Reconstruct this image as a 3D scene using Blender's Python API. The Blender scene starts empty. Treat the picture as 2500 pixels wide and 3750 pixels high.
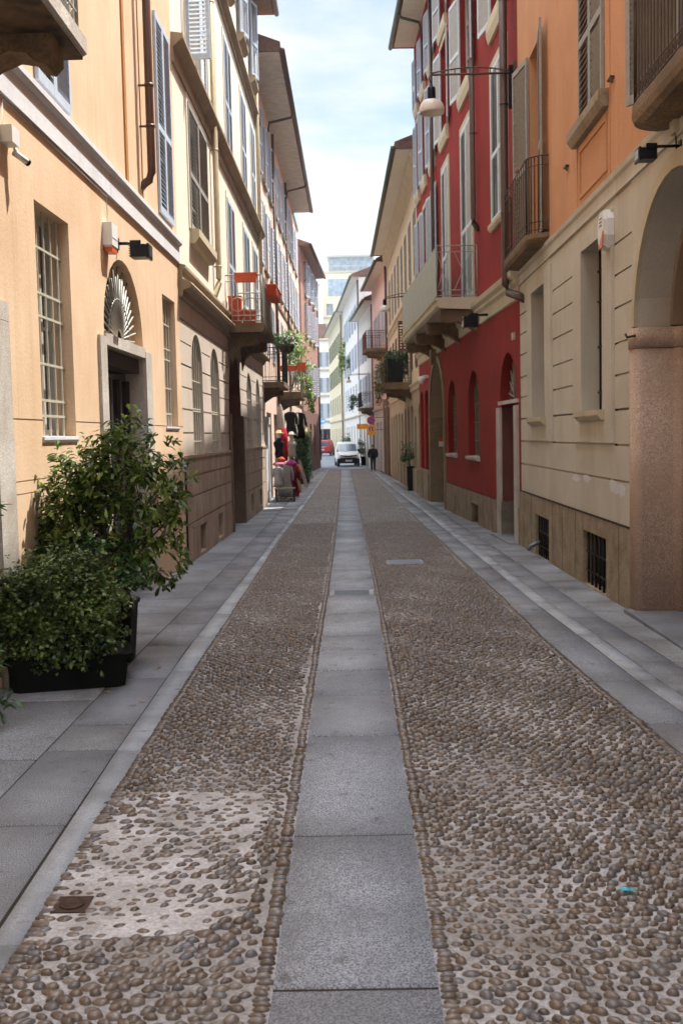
import bpy, bmesh, math, random
import numpy as np
from mathutils import Vector, Matrix
random.seed(7); RNG = np.random.default_rng(11)
SC = bpy.context.scene; COL = SC.collection
R = math.radians; PI = math.pi

# ------------------------------------------------------------------ helpers
def lin(h):
    c = [int(h[i:i+2], 16)/255 for i in (0, 2, 4)]
    return tuple(x/12.92 if x <= .04045 else ((x+.055)/1.055)**2.4 for x in c) + (1,)

def gz(y):                      # the street dips gently away from the viewer
    return 0. if y < 10 else -0.4*(1-math.exp(-(y-10)/22.))

def lerp_tab(t, y):
    if y <= t[0][0]: return t[0][1]
    for (a, va), (b, vb) in zip(t, t[1:]):
        if y <= b: return va+(vb-va)*(y-a)/(b-a)
    return t[-1][1]

def tag(o, label=None, cat=None, group=None, kind=None):
    if label: o['label'] = label
    if cat: o['category'] = cat
    if group: o['group'] = group
    if kind: o['kind'] = kind
    return o

def empty(name, loc=(0, 0, 0), rz=0., **k):
    o = bpy.data.objects.new(name, None); COL.objects.link(o)
    o.location = loc; o.rotation_euler = (0, 0, rz); o.empty_display_size = .1
    return tag(o, **k)

class MB:
    """collects shapes; u along the wall, w out of the wall (times side), z up"""
    def __init__(s, side=1): s.v = []; s.f = []; s.m = []; s.s = side; s.cm = 0; s.sm = []; s.smooth = False
    def P(s, u, w, z): s.v.append((u, s.s*w, z)); return len(s.v)-1
    def F(s, *idx): s.f.append(tuple(idx)); s.m.append(s.cm); s.sm.append(s.smooth)
    def poly(s, pts): s.F(*[s.P(*p) for p in pts])
    def box(s, a0, a1, b0, b1, c0, c1):
        i = [s.P(a, b, c) for c in (c0, c1) for b in (b0, b1) for a in (a0, a1)]
        for q in ((0,1,3,2), (4,6,7,5), (0,4,5,1), (2,3,7,6), (0,2,6,4), (1,5,7,3)): s.F(*[i[k] for k in q])
    def _ext(s, A, B, cap=True):
        a = [s.P(*p) for p in A]; b = [s.P(*p) for p in B]; n = len(a)
        for k in range(n): s.F(a[k], a[(k+1) % n], b[(k+1) % n], b[k])
        if cap: s.F(*a[::-1]); s.F(*b)
    def along(s, prof, u0, u1): s._ext([(u0, w, z) for w, z in prof], [(u1, w, z) for w, z in prof])   # prof in (w,z)
    def up(s, prof, z0, z1): s._ext([(u, w, z0) for u, w in prof], [(u, w, z1) for u, w in prof])        # prof in (u,w)
    def out(s, prof, w0, w1): s._ext([(u, w0, z) for u, z in prof], [(u, w1, z) for u, z in prof])       # prof in (u,z)
    def tube(s, pts, r, n=6, cap=True, r2=None):
        pts = [Vector(p) for p in pts]; rings = []; N = len(pts); sm = s.smooth; s.smooth = True
        for i, p in enumerate(pts):
            d = (pts[min(i+1, N-1)]-pts[max(i-1, 0)]).normalized()
            a = d.cross(Vector((0, 0, 1)) if abs(d.z) < .9 else Vector((1, 0, 0))).normalized(); b = d.cross(a)
            rr = r if r2 is None else r+(r2-r)*i/max(1, N-1)
            rings.append([s.P(*(p+a*rr*math.cos(2*PI*k/n)+b*rr*math.sin(2*PI*k/n))) for k in range(n)])
        for A, B in zip(rings, rings[1:]):
            for k in range(n): s.F(A[k], A[(k+1) % n], B[(k+1) % n], B[k])
        if cap: s.F(*rings[0][::-1]); s.F(*rings[-1])
        s.smooth = sm
    def lathe(s, prof, c, n=16, cap=True):       # prof [(r,z)]
        sm = s.smooth; s.smooth = True
        rings = [[s.P(c[0]+r*math.cos(2*PI*k/n), c[1]+r*math.sin(2*PI*k/n), c[2]+z) for k in range(n)] for r, z in prof]
        for A, B in zip(rings, rings[1:]):
            for k in range(n): s.F(A[k], A[(k+1) % n], B[(k+1) % n], B[k])
        if cap: s.F(*rings[0][::-1]); s.F(*rings[-1])
        s.smooth = sm
    def mesh(s, name, mats):
        me = bpy.data.meshes.new(name); me.from_pydata(s.v, [], s.f)
        for m in (mats if isinstance(mats, (list, tuple)) else [mats]): me.materials.append(m)
        me.polygons.foreach_set('material_index', s.m); me.polygons.foreach_set('use_smooth', s.sm)
        bm = bmesh.new(); bm.from_mesh(me); bmesh.ops.recalc_face_normals(bm, faces=bm.faces); bm.to_mesh(me); bm.free()
        return me
    def build(s, name, mats, parent=None, label=None, **k):
        o = bpy.data.objects.new(name, s.mesh(name, mats)); COL.objects.link(o); o.parent = parent
        return tag(o, label=label, **k)

# ------------------------------------------------------------------ materials
def newmat(name):
    m = bpy.data.materials.new(name); m.use_nodes = True
    nt = m.node_tree; b = nt.nodes['Principled BSDF']
    return m, nt, b
def nd(nt, t, **k):
    n = nt.nodes.new(t)
    for a, v in k.items():
        if hasattr(n, a): setattr(n, a, v)
        else: n.inputs[a].default_value = v
    return n
def mixc(nt, fac, a, b, mode='MIX'):
    n = nt.nodes.new('ShaderNodeMix'); n.data_type = 'RGBA'; n.blend_type = mode
    for i, x in ((0, fac), (6, a), (7, b)):
        if hasattr(x, 'is_output'): nt.links.new(x, n.inputs[i])
        else: n.inputs[i].default_value = x
    return n.outputs[2]
def ramp(nt, src, lo, hi, c0=(0, 0, 0, 1), c1=(1, 1, 1, 1)):
    r = nt.nodes.new('ShaderNodeValToRGB'); e = r.color_ramp.elements
    e[0].position = lo; e[1].position = hi; e[0].color = c0; e[1].color = c1
    nt.links.new(src, r.inputs[0]); return r.outputs[0]
def noise(nt, vec, scale, detail=3, rough=.55, dist=0.):
    n = nd(nt, 'ShaderNodeTexNoise'); n.inputs['Scale'].default_value = scale; n.inputs['Detail'].default_value = detail
    n.inputs['Roughness'].default_value = rough; n.inputs['Distortion'].default_value = dist
    nt.links.new(vec, n.inputs['Vector']); return n.outputs['Fac']
def coords(nt, scale=(1, 1, 1)):
    t = nt.nodes.new('ShaderNodeTexCoord'); mp = nt.nodes.new('ShaderNodeMapping'); mp.inputs['Scale'].default_value = scale
    nt.links.new(t.outputs['Object'], mp.inputs[0]); return mp.outputs[0]
def bump(nt, b, h, strength=.3, dist=.01):
    n = nt.nodes.new('ShaderNodeBump'); n.inputs['Strength'].default_value = strength; n.inputs['Distance'].default_value = dist
    nt.links.new(h, n.inputs['Height']); nt.links.new(n.outputs[0], b.inputs['Normal'])

def plaster(name, col, stain=None, amt=.4, streak=.45, rough=.92, fine=.18, bs=.35):
    """lime render: patchy tone, faint rain streaks, trowel bump"""
    m, nt, b = newmat(name); c = lin(col); s = lin(stain) if stain else tuple(x*.62 for x in c[:3])+(1,)
    v = coords(nt); n1 = noise(nt, v, .9, 5, .6, .4)
    out = mixc(nt, ramp(nt, n1, .38, .75), c, tuple(c[i]*(1-amt)+s[i]*amt for i in range(3))+(1,))
    n2 = noise(nt, coords(nt, (4, 4, .22)), 1.4, 4, .6)
    n2b = noise(nt, v, .35, 2)
    f = nd(nt, 'ShaderNodeMath', operation='MULTIPLY'); nt.links.new(ramp(nt, n2, .46, .74), f.inputs[0]); nt.links.new(ramp(nt, n2b, .35, .65), f.inputs[1])
    f2 = nd(nt, 'ShaderNodeMath', operation='MULTIPLY'); nt.links.new(f.outputs[0], f2.inputs[0]); f2.inputs[1].default_value = streak
    out = mixc(nt, f2.outputs[0], out, s)
    n3 = noise(nt, v, 40, 4, .7)
    out = mixc(nt, fine, out, ramp(nt, n3, .3, .7, (.25, .25, .25, 1), (1, 1, 1, 1)), 'MULTIPLY')
    nt.links.new(out, b.inputs['Base Color']); b.inputs['Roughness'].default_value = rough; b.inputs['Specular IOR Level'].default_value = .2
    bump(nt, b, noise(nt, v, 22, 6, .7), bs, .012)
    return m

def stone(name, c0, c1, scale=150., speck=.5, rough=.8, dirt=None, bs=.35, attr=False, dscale=1.5):
    """granite / worked stone with speckle, soft dirt and optional per-block tint"""
    m, nt, b = newmat(name); v = coords(nt)
    base = mixc(nt, ramp(nt, noise(nt, v, scale, 2, .6), .5-.2*speck, .5+.2*speck), lin(c0), lin(c1))
    base = mixc(nt, ramp(nt, noise(nt, v, dscale, 5, .65, .3), .35, .75), base, lin(dirt) if dirt else tuple(x*.6 for x in lin(c0)[:3])+(1,))
    if attr:
        base = mixc(nt, ramp(nt, noise(nt, v, 8, 3, .6), .62, .70), base, mixc(nt, .45, base, (.06, .055, .05, 1)))
        base = mixc(nt, ramp(nt, noise(nt, coords(nt, (3, .35, 1)), 1.2, 4, .7), .52, .8), base, mixc(nt, .35, base, (.12, .10, .09, 1)))
        a = nd(nt, 'ShaderNodeAttribute', attribute_name='rnd')
        base = mixc(nt, 1., base, ramp(nt, a.outputs['Fac'], 0, 1, (.86, .86, .88, 1), (1.08, 1.07, 1.05, 1)), 'MULTIPLY')
    nt.links.new(base, b.inputs['Base Color']); b.inputs['Roughness'].default_value = rough; b.inputs['Specular IOR Level'].default_value = .35
    bump(nt, b, noise(nt, v, scale*.6, 4, .7), bs, .004)
    return m

def paint(name, col, rough=.5, metal=0., var=.25, spec=.4, scale=6., dirt=None):
    m, nt, b = newmat(name); v = coords(nt); c = lin(col)
    out = mixc(nt, ramp(nt, noise(nt, v, scale, 5, .7), .4, .75), c, lin(dirt) if dirt else tuple(x*(1-var) for x in c[:3])+(1,))
    nt.links.new(out, b.inputs['Base Color']); b.inputs['Roughness'].default_value = rough
    b.inputs['Metallic'].default_value = metal; b.inputs['Specular IOR Level'].default_value = spec
    bump(nt, b, noise(nt, v, 30, 3), .08, .005)
    return m

def glass(name, col='12161a', rough=.06):
    m, nt, b = newmat(name); v = coords(nt)
    out = mixc(nt, ramp(nt, noise(nt, v, 1.3, 2), .4, .65), lin(col), tuple(min(1, x*1.5+.01) for x in lin(col)[:3])+(1,))
    nt.links.new(out, b.inputs['Base Color']); b.inputs['Roughness'].default_value = rough; b.inputs['Specular IOR Level'].default_value = .8
    bump(nt, b, noise(nt, v, 1.7, 1), .05, .02)
    return m

def leafmat(name, dark, light, trans=.3, rough=.38):
    m, nt, b = newmat(name); a = nd(nt, 'ShaderNodeAttribute', attribute_name='rnd')
    c = ramp(nt, a.outputs['Fac'], 0, 1, lin(dark), lin(light))
    c = mixc(nt, ramp(nt, noise(nt, coords(nt), 3.5, 3), .35, .7), c, lin(dark))
    nt.links.new(c, b.inputs['Base Color']); b.inputs['Roughness'].default_value = rough; b.inputs['Specular IOR Level'].default_value = .45
    t = nt.nodes.new('ShaderNodeBsdfTranslucent'); nt.links.new(c, t.inputs[0])
    mx = nt.nodes.new('ShaderNodeMixShader'); mx.inputs[0].default_value = trans
    nt.links.new(b.outputs[0], mx.inputs[1]); nt.links.new(t.outputs[0], mx.inputs[2])
    nt.links.new(mx.outputs[0], nt.nodes['Material Output'].inputs[0])
    return m

M = {}
M['orangeL'] = plaster('ochre_render', 'dabe9f', 'b8946e', .5, .5)
M['orangeLlow'] = plaster('ochre_render_low', 'dcb68c', 'b8946c', .4, .3)
M['orangeR'] = plaster('orange_render', 'd09a72', 'b2805c', .6, .5, fine=.3)
M['cream'] = plaster('cream_render', 'c9c3b4', 'aca18c', .6, .7, fine=.2)
M['creamTrim'] = plaster('cream_trim', 'c4b89e', '968868', .4, .5)
M['red'] = plaster('red_render', '962e27', '722823', .7, .8, fine=.3)
M['redDk'] = plaster('dark_red_render', '84383a', '6c2e32', .5, .5)
M['redTrim'] = plaster('beige_trim', 'cabfa6', '8f8468', .4, .6)
M['whiteband'] = plaster('whitewashed_band', 'd4d4d6', 'a8a8ac', .35, .5)
M['yellowish'] = plaster('pale_yellow_render', 'e2dac8', 'cabfaa', .35, .3)
M['rustic'] = plaster('brown_rusticated_render', 'ccbfb0', 'a89888', .5, .4, fine=.3)
M['rusticLow'] = stone('brown_stone_base', 'c0ac98', '9c8a76', 60, .8, dirt='84705f', bs=.5)
M['ledge'] = plaster('dark_moulding', 'a09078', '6e5c46', .5, .7)
M['peach'] = plaster('peach_render', 'dec4b2', 'c8a896', .35, .3)
M['peachDk'] = plaster('dusty_brown_render', 'a88070', '7c5a50', .45, .4)
M['brownlow'] = plaster('brown_low_render', '7c5a4e', '5c423c', .45, .4)
M['tan'] = plaster('tan_render', 'd6c6aa', 'b8a482', .4, .3)
M['tanlow'] = plaster('tan_rusticated_render', 'b0a28a', '8a7860', .5, .4, fine=.3)
M['pink'] = plaster('pink_render', 'e0c0b4', 'c8a496', .3, .3)
M['palegrey'] = plaster('pale_grey_render', 'd8d6d0', 'b4b0a8', .3, .3)
M['white'] = plaster('white_render', 'e4e2dc', 'c4c0b8', .3, .3)
M['paleyellow'] = plaster('pale_cream_render', 'e6dcbe', 'c8ba94', .3, .3)
M['dado'] = stone('beige_limestone', 'a69a84', '8c806a', 25, .9, dirt='6e5a40', bs=.7, dscale=2.6)
M['dadoR'] = stone('grey_beige_limestone', 'a0907a', '84745e', 25, .9, dirt='645442', bs=.6, dscale=2.6)
M['granitePink'] = stone('pink_granite', 'ccb4a2', '967c6c', 75, .6, dirt='a08874', bs=.35)
M['graniteGrey'] = stone('pale_granite', 'd6d2ca', 'a09a90', 80, .8, dirt='94887a', bs=.3)
M['graniteBrown'] = stone('brown_granite', '8a7460', '584638', 70, .8, dirt='5c4a3c')
M['portalstone'] = stone('portal_stone', 'a08c72', '7c6a54', 60, .8, dirt='6a583f', bs=.4)
M['intrados'] = plaster('vault_render', 'a8927a', '84705c', .5, .5, fine=.25)
M['balcstone'] = stone('balcony_stone', '8e7658', '665238', 30, .9, dirt='4a3a28', bs=.8)
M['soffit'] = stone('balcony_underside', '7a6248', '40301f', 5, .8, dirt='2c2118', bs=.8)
M['eavewood'] = paint('pale_eave_boards', 'd0cbc0', .8, 0, .3, .2, 3.)
M['eavebrown'] = paint('brown_eave_boards', '9c8270', .8, 0, .35, .2, 3.)
M['eavecream'] = plaster('cream_eave', 'dcd6c6', 'bcb4a0', .3, .4)
M['tile'] = stone('roof_tiles', '8a6458', '665048', 8, .8, dirt='54382e')
M['gutter'] = paint('brown_gutter_metal', '4e3a34', .5, .3)
M['coppergreen'] = paint('verdigris_metal', '54604e', .6, .2)
M['pipebrown'] = paint('brown_pipe', '54382a', .45, .2)
M['pipedark'] = paint('dark_brown_pipe', '58443c', .45, .3)
M['pipetan'] = paint('tan_pipe', 'b8a888', .5, .1)
M['shutblue'] = paint('grey_blue_shutter', 'b8c4d2', .55, 0, .2, .3, 9.)
M['shutwhite'] = paint('pale_grey_shutter', 'ccd2d6', .55, 0, .2, .3, 9.)
M['shutgrey'] = paint('grey_shutter', '97948c', .6, 0, .25, .3, 9.)
M['shutbrown'] = paint('brown_shutter', '6e5446', .6, 0, .3, .3, 9.)
M['shutgreen'] = paint('grey_green_shutter', '7c8468', .6, 0, .3, .3, 9.)
M['frame'] = paint('off_white_window_frame', 'b4b2aa', .55)
M['framebrown'] = paint('brown_window_frame', '5e4634', .5)
M['glass'] = glass('window_glass')
M['glassblue'] = glass('terrace_glass', '3c5464', .15)
M['glassfar'] = glass('far_window_glass', '6c7c8a', .3)
M['glassterr'] = glass('pale_terrace_glass', '7c8e9c', .5)
M['iron'] = paint('wrought_iron', '5c4c40', .6, .4, .4)
M['ironlight'] = paint('pale_painted_iron', '9a9a92', .5, .2)
M['ironcream'] = paint('cream_painted_iron', 'bcb8a8', .5, .1)
M['ironblack'] = paint('black_iron', '1c1a18', .5, .4)
M['woodgrey'] = paint('grey_timber', '827868', .7, 0, .3)
M['wooddark'] = paint('dark_timber', '2a201a', .6, 0, .4)
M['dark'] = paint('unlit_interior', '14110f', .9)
M['whiteplastic'] = paint('white_plastic', 'd8d8d4', .4, 0, .1)
M['orangeplastic'] = paint('orange_plastic', 'd85a20', .35, 0, .1)
M['blackmetal'] = paint('black_metal', '15151a', .4, .5)
M['lampwhite'] = paint('opal_lamp_shade', 'd8cfc4', .35, 0, .05)
M['terracotta'] = paint('terracotta', 'c05030', .8, 0, .25)
M['screen'] = paint('pale_cloth_screen', 'a8a89c', .9, 0, .2)
M['slab'] = stone('grey_granite_slab', 'c2cad4', '62686f', 150, .5, .72, dirt='70747a', attr=True, dscale=.9)
M['slabL'] = stone('side_granite_slab', 'acb2ba', '62666c', 150, .5, .75, dirt='605e5e', attr=True, dscale=.8)
M['kerb'] = stone('pale_kerb_stone', 'bcc2c8', '98a0a8', 120, .6, .75, dirt='7c8084', attr=True)
M['joint'] = stone('dark_joint_grit', '3c3732', '2a2622', 90, .9, .95)
M['mortar'] = stone('cobble_mortar', 'bcbcbe', '929092', 60, .9, .95, dirt='6c665e', bs=.9, dscale=1.4)
M['cement'] = stone('pale_cement_patch', 'd0d0d2', 'a4a4a6', 50, .8, .95, dirt='86827e', bs=.9, dscale=3.)
M['asphalt'] = stone('far_road_stone', '858c96', '6a7078', 60, .8, .85)
M['castiron'] = paint('rusty_cast_iron', '4c3c32', .6, .6)
M['steel'] = paint('grey_steel_cover', '78808a', .5, .5)
M['leafA'] = leafmat('glossy_evergreen_leaf', '1c3a16', 'a4bc58', .35, .3)
M['leafB'] = leafmat('small_shrub_leaf', '2c4420', 'a0b464', .3, .42)
M['leafC'] = leafmat('bright_trailing_leaf', '4c7026', 'a8bc58', .4, .5)
M['leafD'] = leafmat('dark_trailing_leaf', '1c3a20', '5c8444', .3, .35)
M['leafE'] = leafmat('dry_trailing_leaf', '5c5c22', 'a09448', .35, .6)
M['bark'] = paint('shrub_bark', '4a382a', .9)
M['potblack'] = paint('black_planter', '0b0e0c', .7, 0, .3, .2)

# ------------------------------------------------------------------ building kit
class O:
    def __init__(s, a, b, z0, z1, rise=0., rec=.25, nobot=False, notop=False):
        s.a, s.b, s.z0, s.z1, s.rise, s.rec, s.nobot, s.notop = a, b, z0, z1, rise, rec, nobot, notop
    def arc(s, n=14, grow=0.):
        c = (s.a+s.b)/2; A = (s.b-s.a)/2+grow; B = s.rise+grow; zs = s.z1-s.rise
        return [(c-A*math.cos(PI*k/n), zs+B*math.sin(PI*k/n)) for k in range(n+1)]
    def outline(s, n=14):
        if s.rise: return [(s.a, s.z0)]+s.arc(n)+[(s.b, s.z0)]
        return [(s.a, s.z0), (s.a, s.z1), (s.b, s.z1), (s.b, s.z0)]

def facade(mb, u0, u1, z0, z1, ops=(), grooves=(), gd=.022, gh=.014, w=0., reveals=True, vj=None):
    """front wall with true openings, reveals and incised joints. grooves: (z, ua, ub)"""
    us = {u0, u1}; zs = {z0, z1}
    for o in ops: us |= {o.a, o.b}; zs |= {o.z0, o.z1, o.z1-o.rise}
    for g in grooves: us |= {g[1], g[2]}; zs |= {g[0]-gh, g[0]+gh}
    us = sorted(x for x in us if u0-1e-6 <= x <= u1+1e-6); zs = sorted(x for x in zs if z0-1e-6 <= x <= z1+1e-6)
    for i in range(len(us)-1):
        for j in range(len(zs)-1):
            a, b, c, d = us[i], us[i+1], zs[j], zs[j+1]
            if b-a < 1e-5 or d-c < 1e-5: continue
            cu, cz = (a+b)/2, (c+d)/2
            if any(o.a < cu < o.b and o.z0 < cz < o.z1 for o in ops): continue
            g = any(abs(cz-q[0]) < gh and q[1] < cu < q[2] for q in grooves)
            ww = w-gd if g else w
            mb.poly([(a, ww, c), (b, ww, c), (b, ww, d), (a, ww, d)])
            if g:
                for z in (c, d): mb.poly([(a, w, z), (b, w, z), (b, ww, z), (a, ww, z)])
    for o in ops:
        if o.z1 <= z0 or o.z0 >= z1 or o.b <= u0 or o.a >= u1: continue
        if o.rise:
            P = o.arc()
            for p, q in zip(P, P[1:]):
                if p[0] != q[0]: mb.poly([(p[0], w, p[1]), (q[0], w, q[1]), (q[0], w, o.z1), (p[0], w, o.z1)])
        if reveals:
            L = o.outline(); r = w-o.rec
            for p, q in zip(L, L[1:]+L[:1]):
                if (o.nobot and p[1] == q[1] == o.z0) or (o.notop and p[1] == q[1] == o.z1): continue
                mb.poly([(p[0], w, p[1]), (q[0], w, q[1]), (q[0], r, q[1]), (p[0], r, p[1])])

def lining(B, op, mat, name='reveal_lining', w1=-.002, parent=None):
    mb = B.mb(); L = op.outline(14); c = (op.a+op.b)/2; e = .004
    Q = [(u+e if u < c-1e-4 else u-e if u > c+1e-4 else u, z-e if z > op.z0+.01 else z) for u, z in L]
    for p, q in zip(Q, Q[1:]): mb.poly([(p[0], w1, p[1]), (q[0], w1, q[1]), (q[0], -op.rec, q[1]), (p[0], -op.rec, p[1])])
    return B.add(mb, name, M[mat], parent)
def fill(mb, o, w, n=14):        # flat panel filling an opening at depth w
    L = o.outline(n); mb.poly([(u, w, z) for u, z in L])

class Bld:
    def __init__(s, name, label, cat, p, q, side, group=None):
        s.p, s.q = p, q; dx, dy = q[0]-p[0], q[1]-p[1]; s.L = math.hypot(dx, dy); s.s = side
        s.e = empty(name, (p[0], p[1], 0), math.atan2(dy, dx), label=label, cat=cat, group=group)
    def U(s, Y): return (Y-s.p[1])*s.L/(s.q[1]-s.p[1])
    def mb(s): return MB(s.s)
    def op(s, Y0, Y1, z0, z1, rise=0., rec=.25): return O(s.U(Y0), s.U(Y1), z0, z1, rise, rec)
    def add(s, mb, name, mat, parent=None, label=None): return mb.build(name, mat, parent or s.e, label)
    def W(s, Y, w, z):           # world position of a facade point
        c, n = math.cos(s.e.rotation_euler.z), math.sin(s.e.rotation_euler.z); u = s.U(Y); v = s.s*w
        return (s.p[0]+u*c-v*n, s.p[1]+u*n+v*c, z)
    def shell(s, u0, u1, z0, z1, mat, D=7.):
        mb = s.mb()
        for u in (u0, u1): mb.poly([(u, 0, z0), (u, -D, z0), (u, -D, z1), (u, 0, z1)])
        mb.poly([(u0, -D, z0), (u1, -D, z0), (u1, -D, z1), (u0, -D, z1)])
        mb.poly([(u0, 0, z1), (u1, 0, z1), (u1, -D, z1), (u0, -D, z1)])
        return s.add(mb, 'side_and_rear_wall', mat)
    def eave(s, u0, u1, z, proj, mat, D=7., boards=.22, th=.12, gut='gutter', slope=.38, pipes=()):
        mb = s.mb(); n = int((u1-u0)/boards)
        for k in range(n): mb.box(u0+k*boards+.008, u0+(k+1)*boards-.008, -.02, proj, z, z+.03)
        s.add(mb, 'eave_soffit', M[mat])
        mb = s.mb(); pr = proj+.04
        mb.along([(pr, z+.033), (pr, z+.033+th), (-D/2, z+th+slope*(D/2+pr)), (-D-.2, z+th), (-D-.2, z+.033)], u0-.05, u1+.05)
        rf = s.add(mb, 'roof', M['tile'])
        mb = s.mb(); mb.smooth = True
        pf = [(pr+.07+.075*math.cos(a), z+.06+.075*math.sin(a)) for a in [PI*k/6-PI for k in range(7)]]
        mb.along(pf+[(pr+.145, z+.13), (pr-.005, z+.13)], u0-.08, u1+.08)
        for u in pipes: mb.tube([(u, pr+.06, z+.02), (u, pr-.05, z-.12), (u-.2, .15, z-.35), (u-.2, .1, z-.7)], .05)
        s.add(mb, 'gutter', M[gut], rf)

_leaf = {}
def leaf_mesh(w, h, mat, pitch=.055):
    k = (round(w, 2), round(h, 2), mat, pitch)
    if k in _leaf: return _leaf[k]
    mb = MB(); f = .055; t = .019
    mb.box(0, f, -t, t, 0, h); mb.box(w-f, w, -t, t, 0, h)
    rails = [0, h*.42, h-.09] if h > 1.3 else [0, h-.08]
    for r in rails: mb.box(f, w-f, -t+.002, t-.002, r, r+.09)
    z = .1
    while z < h-.1:
        if not any(r-.03 < z < r+.1 for r in rails):
            mb.poly([(f, -t+.003, z), (w-f, -t+.003, z), (w-f, t-.003, z+.045), (f, t-.003, z+.045)])
            mb.poly([(f, -t+.003, z-.008), (w-f, -t+.003, z-.008), (w-f, t-.003, z+.037), (f, t-.003, z+.037)])
            mb.poly([(f, -t+.003, z), (w-f, -t+.003, z), (w-f, -t+.003, z-.008), (f, -t+.003, z-.008)])
        z += pitch
    _leaf[k] = mb.mesh('shutter', M[mat]); return _leaf[k]

def shutter(B, parent, u, w, z, width, h, ang, d, mat, pitch=.055, tilt=0.):
    """d=+1 leaf runs along +u when closed (hinged at its near side), -1 the other way; ang = opening angle"""
    o = bpy.data.objects.new('shutter', leaf_mesh(width, h, mat, pitch)); COL.objects.link(o); o.parent = parent
    o.location = (u, B.s*w, z); a = R(ang)
    rz = math.atan2(B.s*math.sin(a), d*math.cos(a)); o.rotation_euler = (0, 0, rz)
    if tilt: o.rotation_euler = (R(-tilt)*B.s*(1 if d > 0 else -1), 0, rz)
    return o

def window(B, op, fr='frame', nu=2, nz=3, shut=None, smat='shutblue', sill=None, silmat='creamTrim', grille=None, gmat='iron',
           pitch=.055, surround=None, sumat='creamTrim', back='glass', name='window', fw=.05, glassw=None, lf=1.):
    mb = B.mb(); w = -op.rec if glassw is None else glassw
    mb.cm = 1; fill(mb, op, w+.006); mb.cm = 0
    L = op.outline()
    zt = op.z1-op.rise
    for a, b in ((op.a, op.a+fw), (op.b-fw, op.b)): mb.box(a+.002, b-.002, w+.01, w+.06, op.z0, zt)
    mb.box(op.a+fw, op.b-fw, w+.012, w+.058, op.z0+.002, op.z0+.07)
    mb.box(op.a+fw, op.b-fw, w+.012, w+.058, zt-.06, zt-.002 if not op.rise else zt)
    for k in range(1, nu):
        u = op.a+(op.b-op.a)*k/nu; mb.box(u-.03, u+.03, w+.008, w+.062, op.z0+.07, zt-.06)
    for k in range(1, nz):
        z = op.z0+(zt-op.z0)*k/nz; mb.box(op.a+fw, op.b-fw, w+.014, w+.05, z-.015, z+.015)
    if op.rise:
        P = op.arc(); Q = op.arc(grow=-.05)
        for i in range(len(P)-1):
            mb.poly([(P[i][0], w+.05, P[i][1]), (P[i+1][0], w+.05, P[i+1][1]), (Q[i+1][0], w+.05, Q[i+1][1]), (Q[i][0], w+.05, Q[i][1])])
    W = B.add(mb, name, [M[fr], M[back]])
    if sill is not None:        # (overhang, height, projection)
        mb = B.mb(); ov, sh, pr = sill
        mb.along([(-op.rec+.02, op.z0-sh), (pr*.55, op.z0-sh), (pr, op.z0-sh*.55), (pr, op.z0-.004), (-op.rec+.02, op.z0+.012)], op.a-ov, op.b+ov)
        B.add(mb, 'sill', M[silmat], W)
    if grille:                  # (n vertical, [z...], depth)
        nv, hz, dep = grille; mb = B.mb(); c = (op.a+op.b)/2; A = (op.b-op.a)/2
        for k in range(nv):
            u = op.a+(op.b-op.a)*(k+.5)/nv; top = zt+(op.rise*math.sqrt(max(0, 1-((u-c)/A)**2)) if op.rise else 0)
            mb.tube([(u, dep, op.z0), (u, dep, top)], .014, 5, False)
        for z in hz: mb.box(op.a, op.b, dep-.014, dep+.014, z-.012, z+.012)
        B.add(mb, 'grille', M[gmat], W)
    if surround:                # width, proud
        sw, sp = surround; mb = B.mb()
        mb.box(op.a-sw, op.a-.001, -.01, sp, op.z0, op.z1+sw); mb.box(op.b+.001, op.b+sw, -.01, sp, op.z0, op.z1+sw)
        mb.box(op.a-.001, op.b+.001, -.01, sp, op.z1+.001, op.z1+sw)
        B.add(mb, 'surround', M[sumat], W)
    if shut:
        lw = ((op.b-op.a)/2-.006)*lf; h = op.z1-op.z0-.02; a0, a1 = shut
        if a0 is not None: shutter(B, W, op.a+.004, .022, op.z0+.01, lw, h, a0, 1, smat, pitch)
        if a1 is not None: shutter(B, W, op.b-.004, .022, op.z0+.01, lw, h, a1, -1, smat, pitch)
    return W

def railpath(mb, pts, z0, z1, gap=.11, r=.009, style=None, post=.016):
    """pts in (u,w)"""
    tot = 0
    for (a, b), (c, d) in zip(pts, pts[1:]):
        L = math.hypot(c-a, d-b); n = max(1, int(L/gap)); ux, uy = (c-a)/L, (d-b)/L
        for z in (z0+.05, z0+.17, z1-.14, z1):
            rr = r*1.5 if z == z1 else r
            mb.tube([(a, b, z), (c, d, z)], rr, 5, False)
        mb.tube([(a, b, z0), (a, b, z1)], post, 6); mb.tube([(c, d, z0), (c, d, z1)], post, 6)
        for k in range(1, n):
            x, y = a+(c-a)*k/n, b+(d-b)*k/n
            if style == 'x':
                if k % 4 == 1:
                    x2, y2 = a+(c-a)*min(n, k+3)/n, b+(d-b)*min(n, k+3)/n
                    mb.tube([(x, y, z0+.17), (x2, y2, z1-.14)], r, 5, False); mb.tube([(x2, y2, z0+.17), (x, y, z1-.14)], r, 5, False)
            else: mb.tube([(x, y, z0+.05), (x, y, z1)], r, 5, False)
            if style == 'scroll':
                for zc in (z0+.11, z1-.07):
                    mb.tube([(x+ux*.035*math.cos(t), y+uy*.035*math.cos(t), zc+.045*math.sin(t)) for t in [2*PI*i/8 for i in range(9)]], .006, 4, False)

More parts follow.
